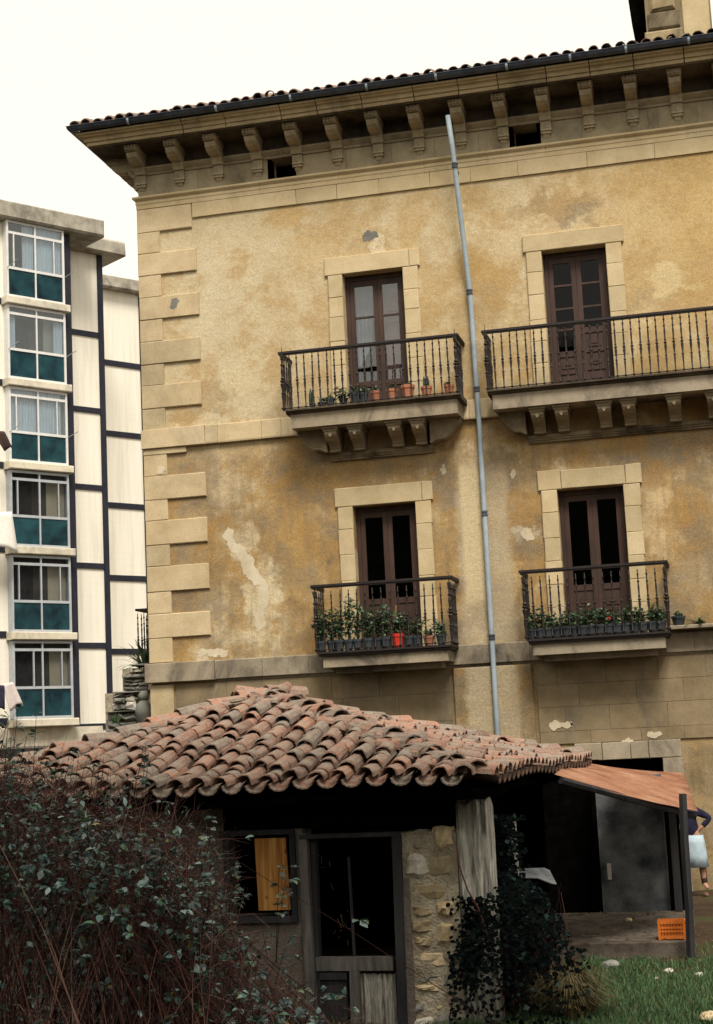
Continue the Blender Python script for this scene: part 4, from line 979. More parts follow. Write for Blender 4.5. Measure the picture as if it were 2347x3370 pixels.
t = tag(MB().box(-.012, .012, -.006, .006, 0, .75).build('garden_cane', MT['pine'], None, (cx2(775), yb + .12, FZ2), None), 'thin bare cane leaning up behind the geraniums by the red pot', 'cane'); t.rotation_euler = (.05, .12, 0)
cx3 = lambda x: F(1600 + x * .4672, 2080, -.6)[0]
for i, px_ in enumerate([330, 385, 440, 500, 565, 625, 685, 745, 805, 925, 985, 1050, 1110, 1175, 1235]):
    pot(cx3(px_), yb + rng.uniform(-.04, .03), FZ2, .095, .18, 'darkpot', foliage_me(80 + i, 60, .17, rng.uniform(.22, .36), .07, MT['geranium'], .05), {330: 'geranium trailing over the balcony edge by the post facing the rain pipe', 1235: 'leafy geranium by the end post next to the stone ledge'}.get(px_, 'low leafy geranium in a dark pot on the lower balcony right of the rain pipe'), None if px_ in (330, 1235) else 'geraniums on the lower right balcony')
pot(cx3(868), yb - .02, FZ2, .095, .18, 'darkpot', foliage_me(99, 60, .14, .28, .07, MT['geranium'], .05), 'dark potted geranium with the only red blossom', None, True, 1)
pot(F(2232, 2025, -.2)[0], -.2, 4.272, .12, .16, 'darkpot', foliage_me(101, 20, .1, .08, .05, MT['geranium']), 'wide dark pot standing alone on the stone ledge between balconies')
spiky('trailing_plant', (F(2300, 2040, -.2)[0], -.2, 4.272), 40, .28, .05, MT['geranium'], 'low trailing plant on the stone ledge near the cut-off balcony', 'plant', 9, 1.4)

# ================================================================== TILED SHED
SROT = rad(-2.6); PR = dep(1580, 2572, 14.5)
SH0 = Vector((PR.x, PR.y, 0)); SE = Vector((math.cos(SROT), math.sin(SROT), 0)); SN = Vector((-math.sin(SROT), math.cos(SROT), 0))
SHED = thing('tiled_shed', SH0, 'low ruined shed under a hipped roof of mossy barrel tiles', 'shed', None, SROT)
def SH(x, y, v):
    """photo pixel -> (u, z) on the shed's own plane at depth v"""
    r = ray(x, y); t = ((SH0 - CAM).dot(SN) + v) / r.dot(SN); p = CAM + r * t; return (p - SH0).dot(SE), p.z
SW, SL, ZE, HR = 6.3, 6.55, 2.16, .93
SLOPE = HR / (SW / 2)
def sag(u, v):
    a = mnoise.noise(Vector((u * .55, v * .55, 5.3))) * .07 + mnoise.noise(Vector((u * 1.6, v * 1.6, 1.1))) * .02
    q = (u + SW) / SW                                       # the left hip has sunk
    if q < .45: a -= .10 * math.sin(min(1, max(0, v / 2.6)) * math.pi) * (.45 - q) * 2
    return a
# boards under the tiles
def rz(u, v): return ZE + SLOPE * max(0.0, min(v, -u, u + SW, SL - v)) + sag(u, v)
m = MB(); nu, nv_ = 24, 24
for j in range(nv_ + 1):
    for i in range(nu + 1):
        u, v = -SW + SW * i / nu, SL * j / nv_; m.v.append((u, v, rz(u, v) - .05))
m.f = [(j * (nu + 1) + i, j * (nu + 1) + i + 1, (j + 1) * (nu + 1) + i + 1, (j + 1) * (nu + 1) + i) for j in range(nv_) for i in range(nu)]
roofS = m.build('roof', MT['roofdark'], SHED); md = roofS.modifiers.new('thick', 'SOLIDIFY'); md.thickness = .06
for k in range(14):                                       # rafter ends under the front eave
    u = -SW + .35 + k * .45; MB().box(u, u + .07, .02, 1.2, ZE - .06, ZE - .02 + .0).build('rafter', MT['roofdark'], SHED)
covers = []                                               # (matrix, mesh, size in view)
rest = MB(); pans = MB()
tinv = tile_mesh(.44, .20, .155, .075, .014, 6, True)
MS = Matrix.Translation(SH0) @ Matrix.Rotation(SROT, 4, 'Z')
def place(u, v, face, jitter=1.0, pan=False, drop=0.0, lift=0.0):
    """matrix of a tile whose lower end is at (u, v) on the given roof face"""
    if face == 'F': d = Vector((0, 1, SLOPE)); n = Vector((0, -SLOPE, 1))
    elif face == 'R': d = Vector((-1, 0, SLOPE)); n = Vector((SLOPE, 0, 1))
    elif face == 'L': d = Vector((1, 0, SLOPE)); n = Vector((-SLOPE, 0, 1))
    else: d = Vector((0, -1, SLOPE)); n = Vector((0, SLOPE, 1))
    h = d.copy(); h.z = 0
    e = .2; z0, z1 = rz(u, v), rz(u + h.x * e, v + h.y * e)
    d = Vector((h.x, h.y, (rz(u + h.x * .3, v + h.y * .3) - z0) / .3 if z1 > z0 else SLOPE))
    d.z = max(.2, min(.6, d.z))
    o = Vector((u, v, z0 + .045 + lift))
    if not pan: d.z -= .095
    d += Vector((rng.uniform(-.05, .05) * jitter, rng.uniform(-.05, .05) * jitter, rng.uniform(-.03, .05) * jitter))
    n += Vector((rng.uniform(-.08, .08), rng.uniform(-.08, .08), 0)) * jitter
    return mat_from(o, d, n)
COLW = .238
def lay(face, length, maxrun):
    n = int(length / COLW)
    for c in range(n + 1):
        s = (c + .5) * COLW
        if s > length: break
        q = -.13; k = 0; step0 = rng.uniform(.24, .32)
        while True:
            if face in 'FB': run_ = min(s, length - s)
            else: run_ = min(s, length - s)
            if q > min(run_, maxrun) - .05: break
            js = rng.uniform(-.018, .018)
            if face == 'F': u, v = -s + js, q
            elif face == 'R': u, v = -q, s + js
            elif face == 'L': u, v = -SW + q, s + js
            else: u, v = -s + js, SL - q
            covers.append((place(u, v, face, 1.0, False, 0, .055 + rng.uniform(0, .02)), rng.choice(tmesh), face, k))
            if rng.random() < .12 and k: covers.append((place(u, v + (.1 if face == 'F' else 0), face, 1.5, False, 0, .10), rng.choice(tmesh), face, k))   # a doubled, slipped tile
            q += step0 * rng.uniform(.45, 1.3); k += 1
        q = -.15
        s2 = s + COLW / 2; k = 0
        while s2 < length and q < min(s2, length - s2, maxrun) - .02:
            if face == 'F': u, v = -s2, q
            elif face == 'R': u, v = -q, s2
            elif face == 'L': u, v = -SW + q, s2
            else: u, v = -s2, SL - q
            M = place(u, v, face, .6, True, 0, .045)
            if k == 0 and face == 'F': covers.append((M, 'pan', face, 0))
            else: add_xf(pans, tinv, M)
            q += .30; k += 1
lay('F', SW, SW / 2); lay('R', SL, SW / 2); lay('L', SL, SW / 2); lay('B', SW, SW / 2)
hip = tile_mesh(.50, .27, .22, .125).mesh('hip_tile'); hip.materials.append(MT['tile'])
def hips(a, b):
    a, b = Vector(a), Vector(b); L = (b - a).length; n = int(L / .36)
    for k in range(n + 1):
        t = k / n; p = a.lerp(b, t); p.z = rz(p.x, p.y) + .10 + rng.uniform(-.01, .03)
        t2 = min(1, t + .05); p2 = a.lerp(b, t2); p2.z = rz(p2.x, p2.y) + .10
        d = (p2 - p) if (p2 - p).length > .01 else Vector((b - a))
        d.normalize(); d += Vector((rng.uniform(-.09, .09), rng.uniform(-.09, .09), -.05 + rng.uniform(-.03, .03)))
        covers.append((mat_from(p, d, Vector((0, 0, 1))), hip, 'H', 0))
apF, apB = (-SW / 2, SW / 2, 0), (-SW / 2, SL - SW / 2, 0)
hips((-.02, .02, 0), apF); hips((-SW + .02, .02, 0), apF); hips((-.02, SL - .02, 0), apB); hips((-SW + .02, SL - .02, 0), apB)
for k in range(7):                                        # loose tiles heaped at the top
    u, v = -SW / 2 + rng.uniform(-.35, .55), SW / 2 + rng.uniform(-.15, .7)
    d = Vector((rng.uniform(-1, 1), rng.uniform(-1, 1), rng.uniform(-.25, .0)))
    covers.append((mat_from(Vector((u, v, rz(u, v) + .06 + rng.uniform(0, .04))), d, Vector((0, 0, 1))), rng.choice(tmesh), 'H', 0))
pan_me = tinv.mesh('pan_tile'); pan_me.materials.append(MT['tile'])
def inview(M):
    p = MS @ (M @ Vector((0, .1, .05))); w = p - CAM
    c = Vector((AX[0] * w.x + AY[0] * w.y + AZ[0] * w.z, AX[1] * w.x + AY[1] * w.y + AZ[1] * w.z, AX[2] * w.x + AY[2] * w.y + AZ[2] * w.z))
    x, y = CX + FPX * c.x / c.z, CY + FPX * c.y / c.z
    return c.z, x, y
scored = []
for M, me, face, k in covers:
    z, x, y = inview(M); vis = -60 < x < PW + 40 and face != 'B' and face != 'L'
    scored.append(((0 if vis else 1) + (0 if face in 'FH' else .5) + z * .001, M, me))
scored.sort(key=lambda t: t[0])
for i, (s_, M, me) in enumerate(scored):
    if i < 300:
        ob = link('pan_tile' if me == 'pan' else ('hip_tile' if me is hip else 'roof_tile'), pan_me if me == 'pan' else me, roofS); ob.matrix_local = M
    else:
        add_xf(pans if me == 'pan' else rest, tinv if me == 'pan' else tb, M)
rest.build('roof_tile_field', MT['tiles'], roofS, kind='stuff'); pans.build('pan_tile_field', MT['pan'], roofS, kind='stuff')

# ---- walls of the shed
VF = .48
def sbox(x0, y0, x1, y1, v0, v1, name, mat, parent=SHED, j=.0, blk=False, c=.02):
    a = SH(x0, y1, v0); b = SH(x1, y0, v0); m = MB()
    if blk: m.block(a[0], b[0], v0, v1, a[1], b[1], c, j)
    else: m.box(a[0], b[0], v0, v1, a[1], b[1], j)
    return m.build(name, MT[mat], parent)
uW0 = SH(745, 3000, VF)[0]; uW1 = SH(978, 2900, VF)[0]; zW0 = SH(860, 3015, VF)[1]; zW1 = SH(860, 2748, VF)[1]
uD0, uD1 = SH(1000, 2900, VF)[0], SH(1306, 2900, VF)[0]
uP1 = SH(1505, 2900, VF)[0]
m = MB()
m.box(-SW + .5, uW0, VF, VF + .3, -.1, ZE + .0); m.box(uW0, uW1, VF + .001, VF + .3, -.1, zW0); m.box(uW1, uD0, VF, VF + .3, -.1, zW1 + .05)
m.build('front_wall', MT['wall_shed'], SHED)
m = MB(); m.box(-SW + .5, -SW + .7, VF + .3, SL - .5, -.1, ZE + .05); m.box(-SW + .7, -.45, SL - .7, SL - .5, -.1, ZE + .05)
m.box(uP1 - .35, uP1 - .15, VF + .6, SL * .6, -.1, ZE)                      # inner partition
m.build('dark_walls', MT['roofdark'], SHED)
m = MB(); m.box(uW0, uP1, VF + .002, VF + .3, zW1 + .05, ZE + .05); m.build('head_boards', MT['roofdark'], SHED)  # dark band paints in the shade under the eave, above the lintel
# window frame
m = MB(); f = .055
m.box(uW0, uW0 + f, VF - .03, VF + .08, zW0, zW1); m.box(uW1 - f, uW1, VF - .03, VF + .08, zW0, zW1); m.box(uW0 - .03, uW1 + .0, VF - .04, VF + .08, zW1, zW1 + .05); m.box(uW0 - .03, uW1 + .0, VF - .05, VF + .08, zW0 - .06, zW0)
m.build('window_frame', MT['oldwood'], SHED)
# door frame (leaning posts, lintel)
def spost(p0, p1, w, v0, v1, name, mat):
    """post between two photo points"""
    a = SH(*p0, v0); b = SH(*p1, v0); m = MB()
    P = [(a[0] - w / 2, v0, a[1]), (a[0] + w / 2, v0, a[1]), (a[0] + w / 2, v1, a[1]), (a[0] - w / 2, v1, a[1]), (b[0] - w / 2, v0, b[1]), (b[0] + w / 2, v0, b[1]), (b[0] + w / 2, v1, b[1]), (b[0] - w / 2, v1, b[1])]
    m.add(P, [(0, 1, 2, 3), (4, 7, 6, 5), (0, 4, 5, 1), (1, 5, 6, 2), (2, 6, 7, 3), (3, 7, 4, 0)]); return m.build(name, MT[mat], SHED)
spost((994, 2745), (1026, 3390), .085, VF - .05, VF + .1, 'door_post', 'greywood'); spost((1030, 2762), (1048, 3390), .05, VF + .02, VF + .12, 'door_post', 'oldwood')
spost((1302, 2745), (1326, 3390), .085, VF - .05, VF + .1, 'door_post', 'oldwood')
sbox(985, 2738, 1312, 2762, VF - .06, VF + .1, 'door_lintel', 'oldwood')
dl = sbox(1040, 3148, 1292, 3196, VF + .01, VF + .07, 'door_rail', 'greywood')
spost((1146, 2820), (1166, 3147), .022, VF + .02, VF + .05, 'mullion', 'oldwood'); spost((1166, 3196), (1172, 3390), .10, VF + .012, VF + .07, 'door_stile', 'greywood')
sbox(1045, 3200, 1140, 3225, VF + .02, VF + .06, 'door_rail', 'oldwood'); sbox(1045, 3226, 1140, 3395, VF + .045, VF + .065, 'door_panel', 'oldwood')
a = SH(1190, 3395, VF); b = SH(1296, 3207, VF); m = MB(); n = 26
for k in range(n):                                         # fluted pale sheet nailed into the door
    u0, u1 = a[0] + (b[0] - a[0]) * k / n, a[0] + (b[0] - a[0]) * (k + 1) / n; g = lambda u: VF + .05 + .012 * math.sin(u * 95)
    m.quad((u0, g(u0), a[1]), (u1, g(u1), a[1]), (u1, g(u1), b[1] + rng.uniform(-.01, .01)), (u0, g(u0), b[1] + rng.uniform(-.01, .01)))
m.build('fluted_sheet', MT['palepost'], SHED)
# cobwebs of straw behind the door
m = MB(); r = random.Random(4)
for k in range(16):
    cxx, cyy = (1072, 2860) if k < 5 else (1125, 3040); p = SH(cxx + r.uniform(-22, 22), cyy + r.uniform(-55, 70), VF + .03); q = Vector((p[0], VF + .03, p[1]))
    m.tube([q, q + Vector((r.uniform(-.06, .06), 0, r.uniform(-.09, .02)))], .0022, 3)
m.build('straw', MT['drygrass'], SHED, kind='stuff')
# pine board standing in the window
P = [(837, 2760), (940, 2757), (957, 2994), (852, 2997)]; Q = [SH(x, y, VF + .02) for x, y in P]; m = MB()
o3 = MS @ Vector((Q[3][0], VF + .02, Q[3][1])); R3 = Matrix.Rotation(SROT, 4, 'Z')
m.prism(Q[::-1], lambda p, k: tuple(R3 @ Vector((p[0] - Q[3][0], .0 if k == 0 else .03, p[1] - Q[3][1])))); brd = m.build('pine_board', MT['pine'], None, o3)
tag(brd, 'bright orange knotty pine board standing in the dark shed window', 'board')
# rubble pier right of the door
pier = sbox(1338, 2735, 1500, 3400, VF + .015, VF + .45, 'pier_core', 'mortar')
def boulder(x0, y0, x1, y1, v0, dv, mat, name='rubble_stone', seed=0):
    a = SH(x0, y1, v0); b = SH(x1, y0, v0); r = random.Random(seed); m = MB(); nx, nz = 5, 4; G = []
    for j in range(nz + 1):
        for i in range(nx + 1):
            s, t = i / nx * 2 - 1, j / nz * 2 - 1; e = max(abs(s), abs(t)) ** 3
            kx = 1 - .10 * t * t; kz = 1 - .12 * s * s
            x = (a[0] + b[0]) / 2 + (b[0] - a[0]) * .53 * s * kx + r.uniform(-.012, .012); z = (a[1] + b[1]) / 2 + (b[1] - a[1]) * .54 * t * kz + r.uniform(-.012, .012)
            G.append((x, v0 + dv * .5 * e + r.uniform(-.015, .02), z))
    m.v = G; W = nx + 1
    m.f = [(j * W + i, j * W + i + 1, (j + 1) * W + i + 1, (j + 1) * W + i) for j in range(nz) for i in range(nx)]
    o = m.build(name, MT[mat], SHED); md = o.modifiers.new('thick', 'SOLIDIFY'); md.thickness = .12; md.offset = -1
    return o
st = [(1420, 2722, 1490, 2800, 'rubble'), (1345, 2735, 1418, 2806, 'mortar'), (1332, 2810, 1400, 2895, 'limestone'), (1402, 2803, 1488, 2900, 'rubble'), (1345, 2898, 1495, 2975, 'rubble'), (1352, 2978, 1425, 3020, 'rubble'), (1428, 2960, 1498, 3022, 'rubble'),
      (1345, 3024, 1420, 3075, 'rubble'), (1424, 3026, 1496, 3118, 'rubble'), (1358, 3078, 1420, 3120, 'rubble'), (1360, 3122, 1492, 3190, 'rubble'), (1368, 3193, 1450, 3240, 'greystone'), (1454, 3195, 1496, 3262, 'greystone'), (1350, 3238, 1452, 3268, 'rubble'),
      (1345, 3296, 1400, 3345, 'greystone'), (1404, 3290, 1480, 3340, 'rubble'), (1350, 3348, 1430, 3400, 'limestone'), (1434, 3344, 1500, 3400, 'greystone')]
for i, (x0, y0, x1, y1, mt) in enumerate(st): boulder(x0, y0, x1, y1, VF - .02 + rng.uniform(-.03, .04), .14, mt, 'rubble_stone', i)
sbox(1322, 2890, 1345, 3400, VF - .01, VF + .2, 'door_jamb', 'wall_shed')
# eroded timber corner post
a = SH(1505, 3000, VF - .05); b = SH(1626, 3000, VF - .05); uc, wc = (a[0] + b[0]) / 2, (b[0] - a[0])
m = MB(); n = 22; zb, zt_ = -.05, SH(1560, 2640, VF)[1]; rows = 12; r = random.Random(12)
rk = [r.uniform(.84, 1.10) for k in range(n)]
for j in range(rows + 1):
    t = j / rows; z = zb + (zt_ - zb) * t
    for k in range(n):
        A = 2 * math.pi * k / n; q = rk[k] * (1 + .04 * mnoise.noise(Vector((k * .9, z * 2.2, 0))))
        zz = z + (r.uniform(-.05, .07) if j == rows else 0)
        m.v.append((uc + wc / 2 * math.copysign(abs(math.cos(A)) ** .55, math.cos(A)) * q, VF + .12 + .16 * math.copysign(abs(math.sin(A)) ** .55, math.sin(A)) * q, zz))
m.f = [(j * n + k, j * n + (k + 1) % n, (j + 1) * n + (k + 1) % n, (j + 1) * n + k) for j in range(rows) for k in range(n)] + [tuple(rows * n + k for k in range(n))]
m.build('corner_post', MT['palepost'], SHED)
sbox(1680, 2690, 1694, 2890, VF + 2.2, VF + 2.28, 'side_post', 'palepost')
MB().box(-.5, -.38, .5, SL - .5, ZE - .1, ZE + .02).build('wall_plate', MT['roofdark'], SHED)
MB().box(-SW + .5, -.4, VF - .06, VF + .04, ZE - .14, ZE - .02).build('wall_plate', MT['roofdark'], SHED)

# ================================================================== LEAN-TO WITH THE RUSTY ROOF
TL, TR, BR, BL_ = dep(1885, 2506, 20.8), dep(2250, 2545, 23.0), dep(2297, 2670, 19.0), dep(1826, 2548, 17.0)
LT = thing('lean_to', (9.0, -6.2, 0), 'open lean-to with rusty iron sheet roof beside the tiled shed', 'lean-to')
L0 = Vector((9.0, -6.2, 0))
ns = 4
for k in range(ns):                                       # sheets side by side, each lapping the next
    t0, t1 = k / ns, (k + 1) / ns + (.03 if k < ns - 1 else 0); a0, a1 = BL_.lerp(TL, t0), BL_.lerp(TL, t1); b0, b1 = BR.lerp(TR, t0), BR.lerp(TR, t1)
    m = MB(); nx, ny = 10, 24
    for j in range(ny + 1):
        for i in range(nx + 1):
            s, t = i / nx, j / ny; p = a0.lerp(a1, t).lerp(b0.lerp(b1, t), s); p = p + Vector((0, 0, .006 * math.sin(t * ny * 1.6) - .03 * math.sin(s * math.pi) + .006 * (k % 2) + .01 * mnoise.noise(Vector((s * 4, t * 3 + k * 3, 0)))))
            m.v.append(tuple(p - L0))
    m.f = [(j * (nx + 1) + i, j * (nx + 1) + i + 1, (j + 1) * (nx + 1) + i + 1, (j + 1) * (nx + 1) + i) for j in range(ny) for i in range(nx)]
    m.smooth = True; o = m.build('iron_sheet', MT['rust'], LT); md = o.modifiers.new('thick', 'SOLIDIFY'); md.thickness = .006
def ltpost(top, bot, z_off, w, name, mat):
    pb = onZ(*bot, 0.0); r = ray(*top); s = (pb.y - CAM.y) / r.y; pt = CAM + r * s; m = MB()
    m.tube([pb - L0, pb.lerp(pt, .3) - L0 + Vector((.008, 0, 0)), pb.lerp(pt, .7) - L0 - Vector((.006, 0, 0)), pt - L0], [w * 1.2, w * 1.12, w * 1.16, w * 1.05], 4); return m.build(name, MT[mat], LT)
ltpost((2247, 2612), (2274, 3150), 0, .042, 'post', 'oldwood')
p0 = dep(2205, 2700, 21.6)
m = MB(); y_w = -4.6; xl, xr = F(1985, 2985, y_w)[0], F(2206, 2985, y_w)[0]
m.box(xl - L0.x, xr - L0.x, y_w - L0.y, y_w - L0.y + .18, -.05, 1.98); m.build('back_wall', MT['bluewall'], LT)
m = MB(); m.box(xl - 1.6 - L0.x, xl - .01 - L0.x, y_w - L0.y + .9, y_w - L0.y + 1.0, -.05, 2.2); m.box(xl - .06 - L0.x, xl - .005 - L0.x, y_w - L0.y, y_w - L0.y + .9, -.05, 2.2); m.build('dark_boards', MT['roofdark'], LT)  # near-black panels stand in for the deep shade under the lean-to roof
x0_, x1_ = F(2216, 2900, -4.8)[0], F(2240, 2900, -4.8)[0]
m = MB(); m.box(xr + .004 - L0.x, F(2250, 2900, -4.5)[0] - L0.x, -4.5 - L0.y, -4.45 - L0.y, 0.0, 1.86); m.build('dark_boards', MT['roofdark'], LT)  # dark panel closes the gap with painted shade
m = MB(); m.box(x0_ - L0.x, x1_ - L0.x, -4.8 - L0.y, -4.75 - L0.y, 0.0, 1.8); m.build('board', MT['oldwood'], LT)
m = MB(); m.box(F(2000, 2880, -4.75)[0] - L0.x, F(2012, 2880, -4.75)[0] - L0.x, -4.75 - L0.y, -4.70 - L0.y, F(2000, 2895, -4.75)[1], F(2000, 2843, -4.75)[1]); m.build('board', MT['limestone'], LT)
m = MB(); m.tube([BL_ - L0 + Vector((.05, .1, -.07)), BR - L0 + Vector((-.05, .1, -.06))], .04, 6); m.build('beam', MT['oldwood'], LT)
m = MB(); m.tube([TL - L0 + Vector((.05, -.1, -.07)), TR - L0 + Vector((-.05, -.1, -.06))], .04, 6); m.build('beam', MT['oldwood'], LT)
# concrete platform
fl, fr = onZ(1850, 3147), onZ(2264, 3133)
m = MB(); m.block(fl.x - .9, fr.x, fl.y, -4.62, -.05, .15, .02, .01); plat = m.build('concrete_platform', MT['concrete'], None); tag(plat, 'low dirty concrete platform under the rusty lean-to roof', 'platform')
# orange crate
c0, c1 = onZ(2168, 3094, .152), onZ(2259, 3092, .152); cw, chh, cd = (c1.x - c0.x), .215, .24
m = MB()
for (z0, z1) in ((0, .045), (.085, .105), (.125, .145), (.18, chh)):
    m.box(0, cw, 0, .014, z0, z1); m.box(0, cw, cd - .014, cd, z0, z1); m.box(0, .014, .014, cd - .014, z0, z1); m.box(cw - .014, cw, .014, cd - .014, z0, z1)
crate = m.build('plastic_crate', MT['orange'], None, (c0.x, c0.y, .153)); tag(crate, 'orange plastic crate on the concrete platform beside the wooden post', 'crate')
m = MB()
for k in range(9): x = .01 + (cw - .034) * k / 8; m.box(x, x + .014, .002, .012, .04, .185)
for x in (0, cw - .03): m.box(x, x + .03, -.003, .012, 0, chh)
m.box(.0, cw, .0, cd, 0, .008); m.build('slats', MT['orange'], crate)
m = MB(); m.box(.012, cw - .012, .02, .03, .02, .2); m.build('inside_wall', MT['orange'], crate)
# plastic sheet over the ivy
a = dep(1690, 2872, 17.2); m = MB(); pts = [(1690, 2862), (1740, 2860), (1790, 2858), (1808, 2866), (1832, 2912), (1816, 2910), (1770, 2892), (1720, 2890), (1692, 2884)]
P = [dep(x, y, 17.2 + (.15 if i < 4 else -.1)) - a for i, (x, y) in enumerate(pts)]; m.add(P, [(0, 1, 7, 8), (1, 2, 6, 7), (2, 3, 5, 6), (3, 4, 5)])
ps = m.build('plastic_sheet', MT['bluewall'], None, a); ps.modifiers.new('thick', 'SOLIDIFY').thickness = .01; tag(ps, 'torn white plastic sheet lying over the dark ivy', 'sheet')
# rubbish and stones
def rock(x, y, z, r, mat, label, seed):
    rr = random.Random(seed); bmn = bmesh.new(); bmesh.ops.create_icosphere(bmn, subdivisions=2, radius=r)
    for v in bmn.verts: v.co *= 1 + .35 * mnoise.noise(v.co / r * 1.1 + Vector((seed, 0, 0))); v.co.z *= .55
    me = bpy.data.meshes.new('stone'); bmn.to_mesh(me); bmn.free(); me.materials.append(MT[mat]); o = link('stone', me, None, (x, y, z + r * .3), rot=(0, 0, rr.uniform(0, 3))); return tag(o, label, 'stone')
for (px_, py_, r, mt, lab) in [(2010, 3170, .10, 'greystone', 'flat grey stone below the edge of the concrete platform'), (2200, 3188, .055, 'limestone', 'small bright white stone on the bare soil before the platform'), (2158, 3215, .035, 'limestone', 'tiny white stone on the soil edge of the grass'), (2300, 3204, .06, 'limestone', 'pale stone half sunk in grass below the wooden post'), (1872, 3226, .07, 'limestone', 'pale stone lying at the foot of the dark ivy'), (2340, 3360, .11, 'rubble', 'brown stone at the near edge of the grass patch')]:
    p = onZ(px_, py_); rock(p.x, p.y, gz(p.x, p.y), r, mt, lab, int(px_))
p = onZ(2070, 3030, .155); rock(p.x, p.y, .15, .05, 'rubble', 'broken brick lump lying on the concrete platform', 77)

# ================================================================== PERSON BEHIND THE LEAN-TO
YP = -.95
PO = onY(2300, 2930, YP); PO.z = gz(PO.x, YP)
PERS = thing('person', PO, 'person in navy top and pale blue skirt standing hand on hip by the lean-to', 'person')
def pp(x, y, dy=0.0):
    q = onY(x, y, YP + dy); return Vector((q.x - PO.x, dy, q.z - PO.z))
def skin(name, chains, mat, parent, root=0, sub=2):
    bmn = bmesh.new(); lay = bmn.verts.layers.skin.verify(); made = {}
    def V(key, co, r):
        if key not in made:
            v = bmn.verts.new(co); v[lay].radius = (r, r); made[key] = v
            if len(made) == 1: v[lay].use_root = True
        return made[key]
    for ch in chains:
        prev = None
        for key, co, r in ch:
            v = V(key, co, r)
            if prev is not None and prev is not v and not bmn.edges.get((prev, v)): bmn.edges.new((prev, v))
            prev = v
    me = bpy.data.meshes.new(name); bmn.to_mesh(me); bmn.free(); me.materials.append(mat)
    o = link(name, me, parent); o.modifiers.new('skin', 'SKIN').use_smooth_shade = True; o.modifiers.new('sub', 'SUBSURF').levels = 2; o.modifiers['sub'].render_levels = 2
    return o
pel = pp(2282, 2752); che = pp(2258, 2690); nek = pp(2244, 2655); hed = pp(2232, 2622)
shR, elR, haR = pp(2282, 2664, -.03), pp(2338, 2692, -.02), pp(2300, 2732, -.06)
shL, elL, haL = pp(2222, 2668, .0), pp(2205, 2720, -.08), pp(2196, 2770, -.14)
hipR, knR, anR, toR = pp(2296, 2768), pp(2312, 2850, -.03), pp(2320, 2908), pp(2330, 2924, -.12)
hipL, knL, anL, toL = pp(2268, 2768), pp(2262, 2850, -.04), pp(2255, 2908, -.02), pp(2258, 2924, -.16)
legs = [('pel', pel, .13), ('hipR', hipR, .085), ('knR', knR, .055), ('anR', anR, .038), ('toR', toR, .032)], [('pel', pel, .13), ('hipL', hipL, .085), ('knL', knL, .055), ('anL', anL, .038), ('toL', toL, .032)]
arms = [('che', che, .125), ('shR', shR, .058), ('elR', elR, .042), ('haR', haR, .030)], [('che', che, .125), ('shL', shL, .058), ('elL', elL, .042), ('haL', haL, .030)]
trunk = [('pel', pel, .13), ('che', che, .125), ('nek', nek, .05), ('hed', hed, .085), ('top', hed + Vector((-.02, 0, .08)), .07)]
fing = []
for h_, nm, dr in ((haR, 'R', (pel - haR).normalized()), (haL, 'L', Vector((0, -.2, -1)))):
    side = dr.cross(Vector((0, 1, 0))).normalized()
    for k in range(5):
        off = side * (.018 * (k - 1.5)) if k < 4 else side * -.045
        ln = (.075, .085, .08, .065, .055)[k]
        fing.append([('ha' + nm, h_, .030), (f'f{nm}{k}a', h_ + dr * .045 + off, .010), (f'f{nm}{k}b', h_ + dr * (.045 + ln * .6) + off * 1.2, .0085), (f'f{nm}{k}c', h_ + dr * (.045 + ln) + off * 1.1 + Vector((0, .02, -.01)), .007)])
skin('body', [trunk, *legs, *arms, *fing], MT['skin'], PERS)
m = MB(); m.lathe([(.02, -.02), (.018, .02), (.006, .045)], 6, (hed + Vector((-.03, -.095, .0)))); m.build('nose', MT['skin'], PERS)
m = MB()
for sx in (-.035, .03): m.lathe([(.002, -.012), (.013, 0), (.002, .012)], 6, (hed + Vector((sx - .01, -.088, .03))))
m.build('eyes', MT['hair'], PERS)
m = MB(); m.lathe([(.03, -.09), (.10, -.05), (.108, .03), (.09, .10), (.04, .145), (.005, .155)], 12, hed + Vector((-.01, .03, .01))); m.smooth = True; m.build('hair', MT['hair'], PERS)
skin('jumper', [[('pel', pel + Vector((0, 0, -.05)), .14), ('mid', pel.lerp(che, .5), .135), ('che', che, .145), ('nek', nek + Vector((0, 0, -.03)), .065)], [('che', che, .145), ('shR', shR, .072), ('elR', elR, .055), ('haR', haR.lerp(elR, .25), .045)], [('che', che, .145), ('shL', shL, .072), ('elL', elL, .055), ('haL', haL.lerp(elL, .25), .045)]], MT['jumper'], PERS)
m = MB(); n = 20; zs_ = [pel.z + .02, pel.z - .1, pel.z - .28, pel.z - .48]; rs = [.13, .145, .155, .16]
for z, r_ in zip(zs_, rs):
    for k in range(n): A = 2 * math.pi * k / n; m.v.append((pel.x + .012 + (pel.z - z) * .05 + r_ * math.cos(A) * (1 + .07 * math.sin(6 * A) * (pel.z - z) * 2), .0 + r_ * .75 * math.sin(A) * (1 + .05 * math.sin(7 * A)) - .02, z))
m.f = [(j * n + k, j * n + (k + 1) % n, (j + 1) * n + (k + 1) % n, (j + 1) * n + k) for j in range(3) for k in range(n)]
m.smooth = True; o = m.build('skirt', MT['skirt'], PERS); o.modifiers.new('thick', 'SOLIDIFY').thickness = .012
skin('stockings', [[('a', hipR.lerp(knR, .6), .066), ('b', knR, .060), ('m', knR.lerp(anR, .4) + Vector((0, .02, 0)), .056), ('c', anR + Vector((0, 0, -.03)), .05)]], MT['stocking'], PERS)
skin('stockings', [[('a', hipL.lerp(knL, .6), .066), ('b', knL, .060), ('m', knL.lerp(anL, .4) + Vector((0, .02, 0)), .056), ('c', anL + Vector((0, 0, -.03)), .05)]], MT['stocking'], PERS)
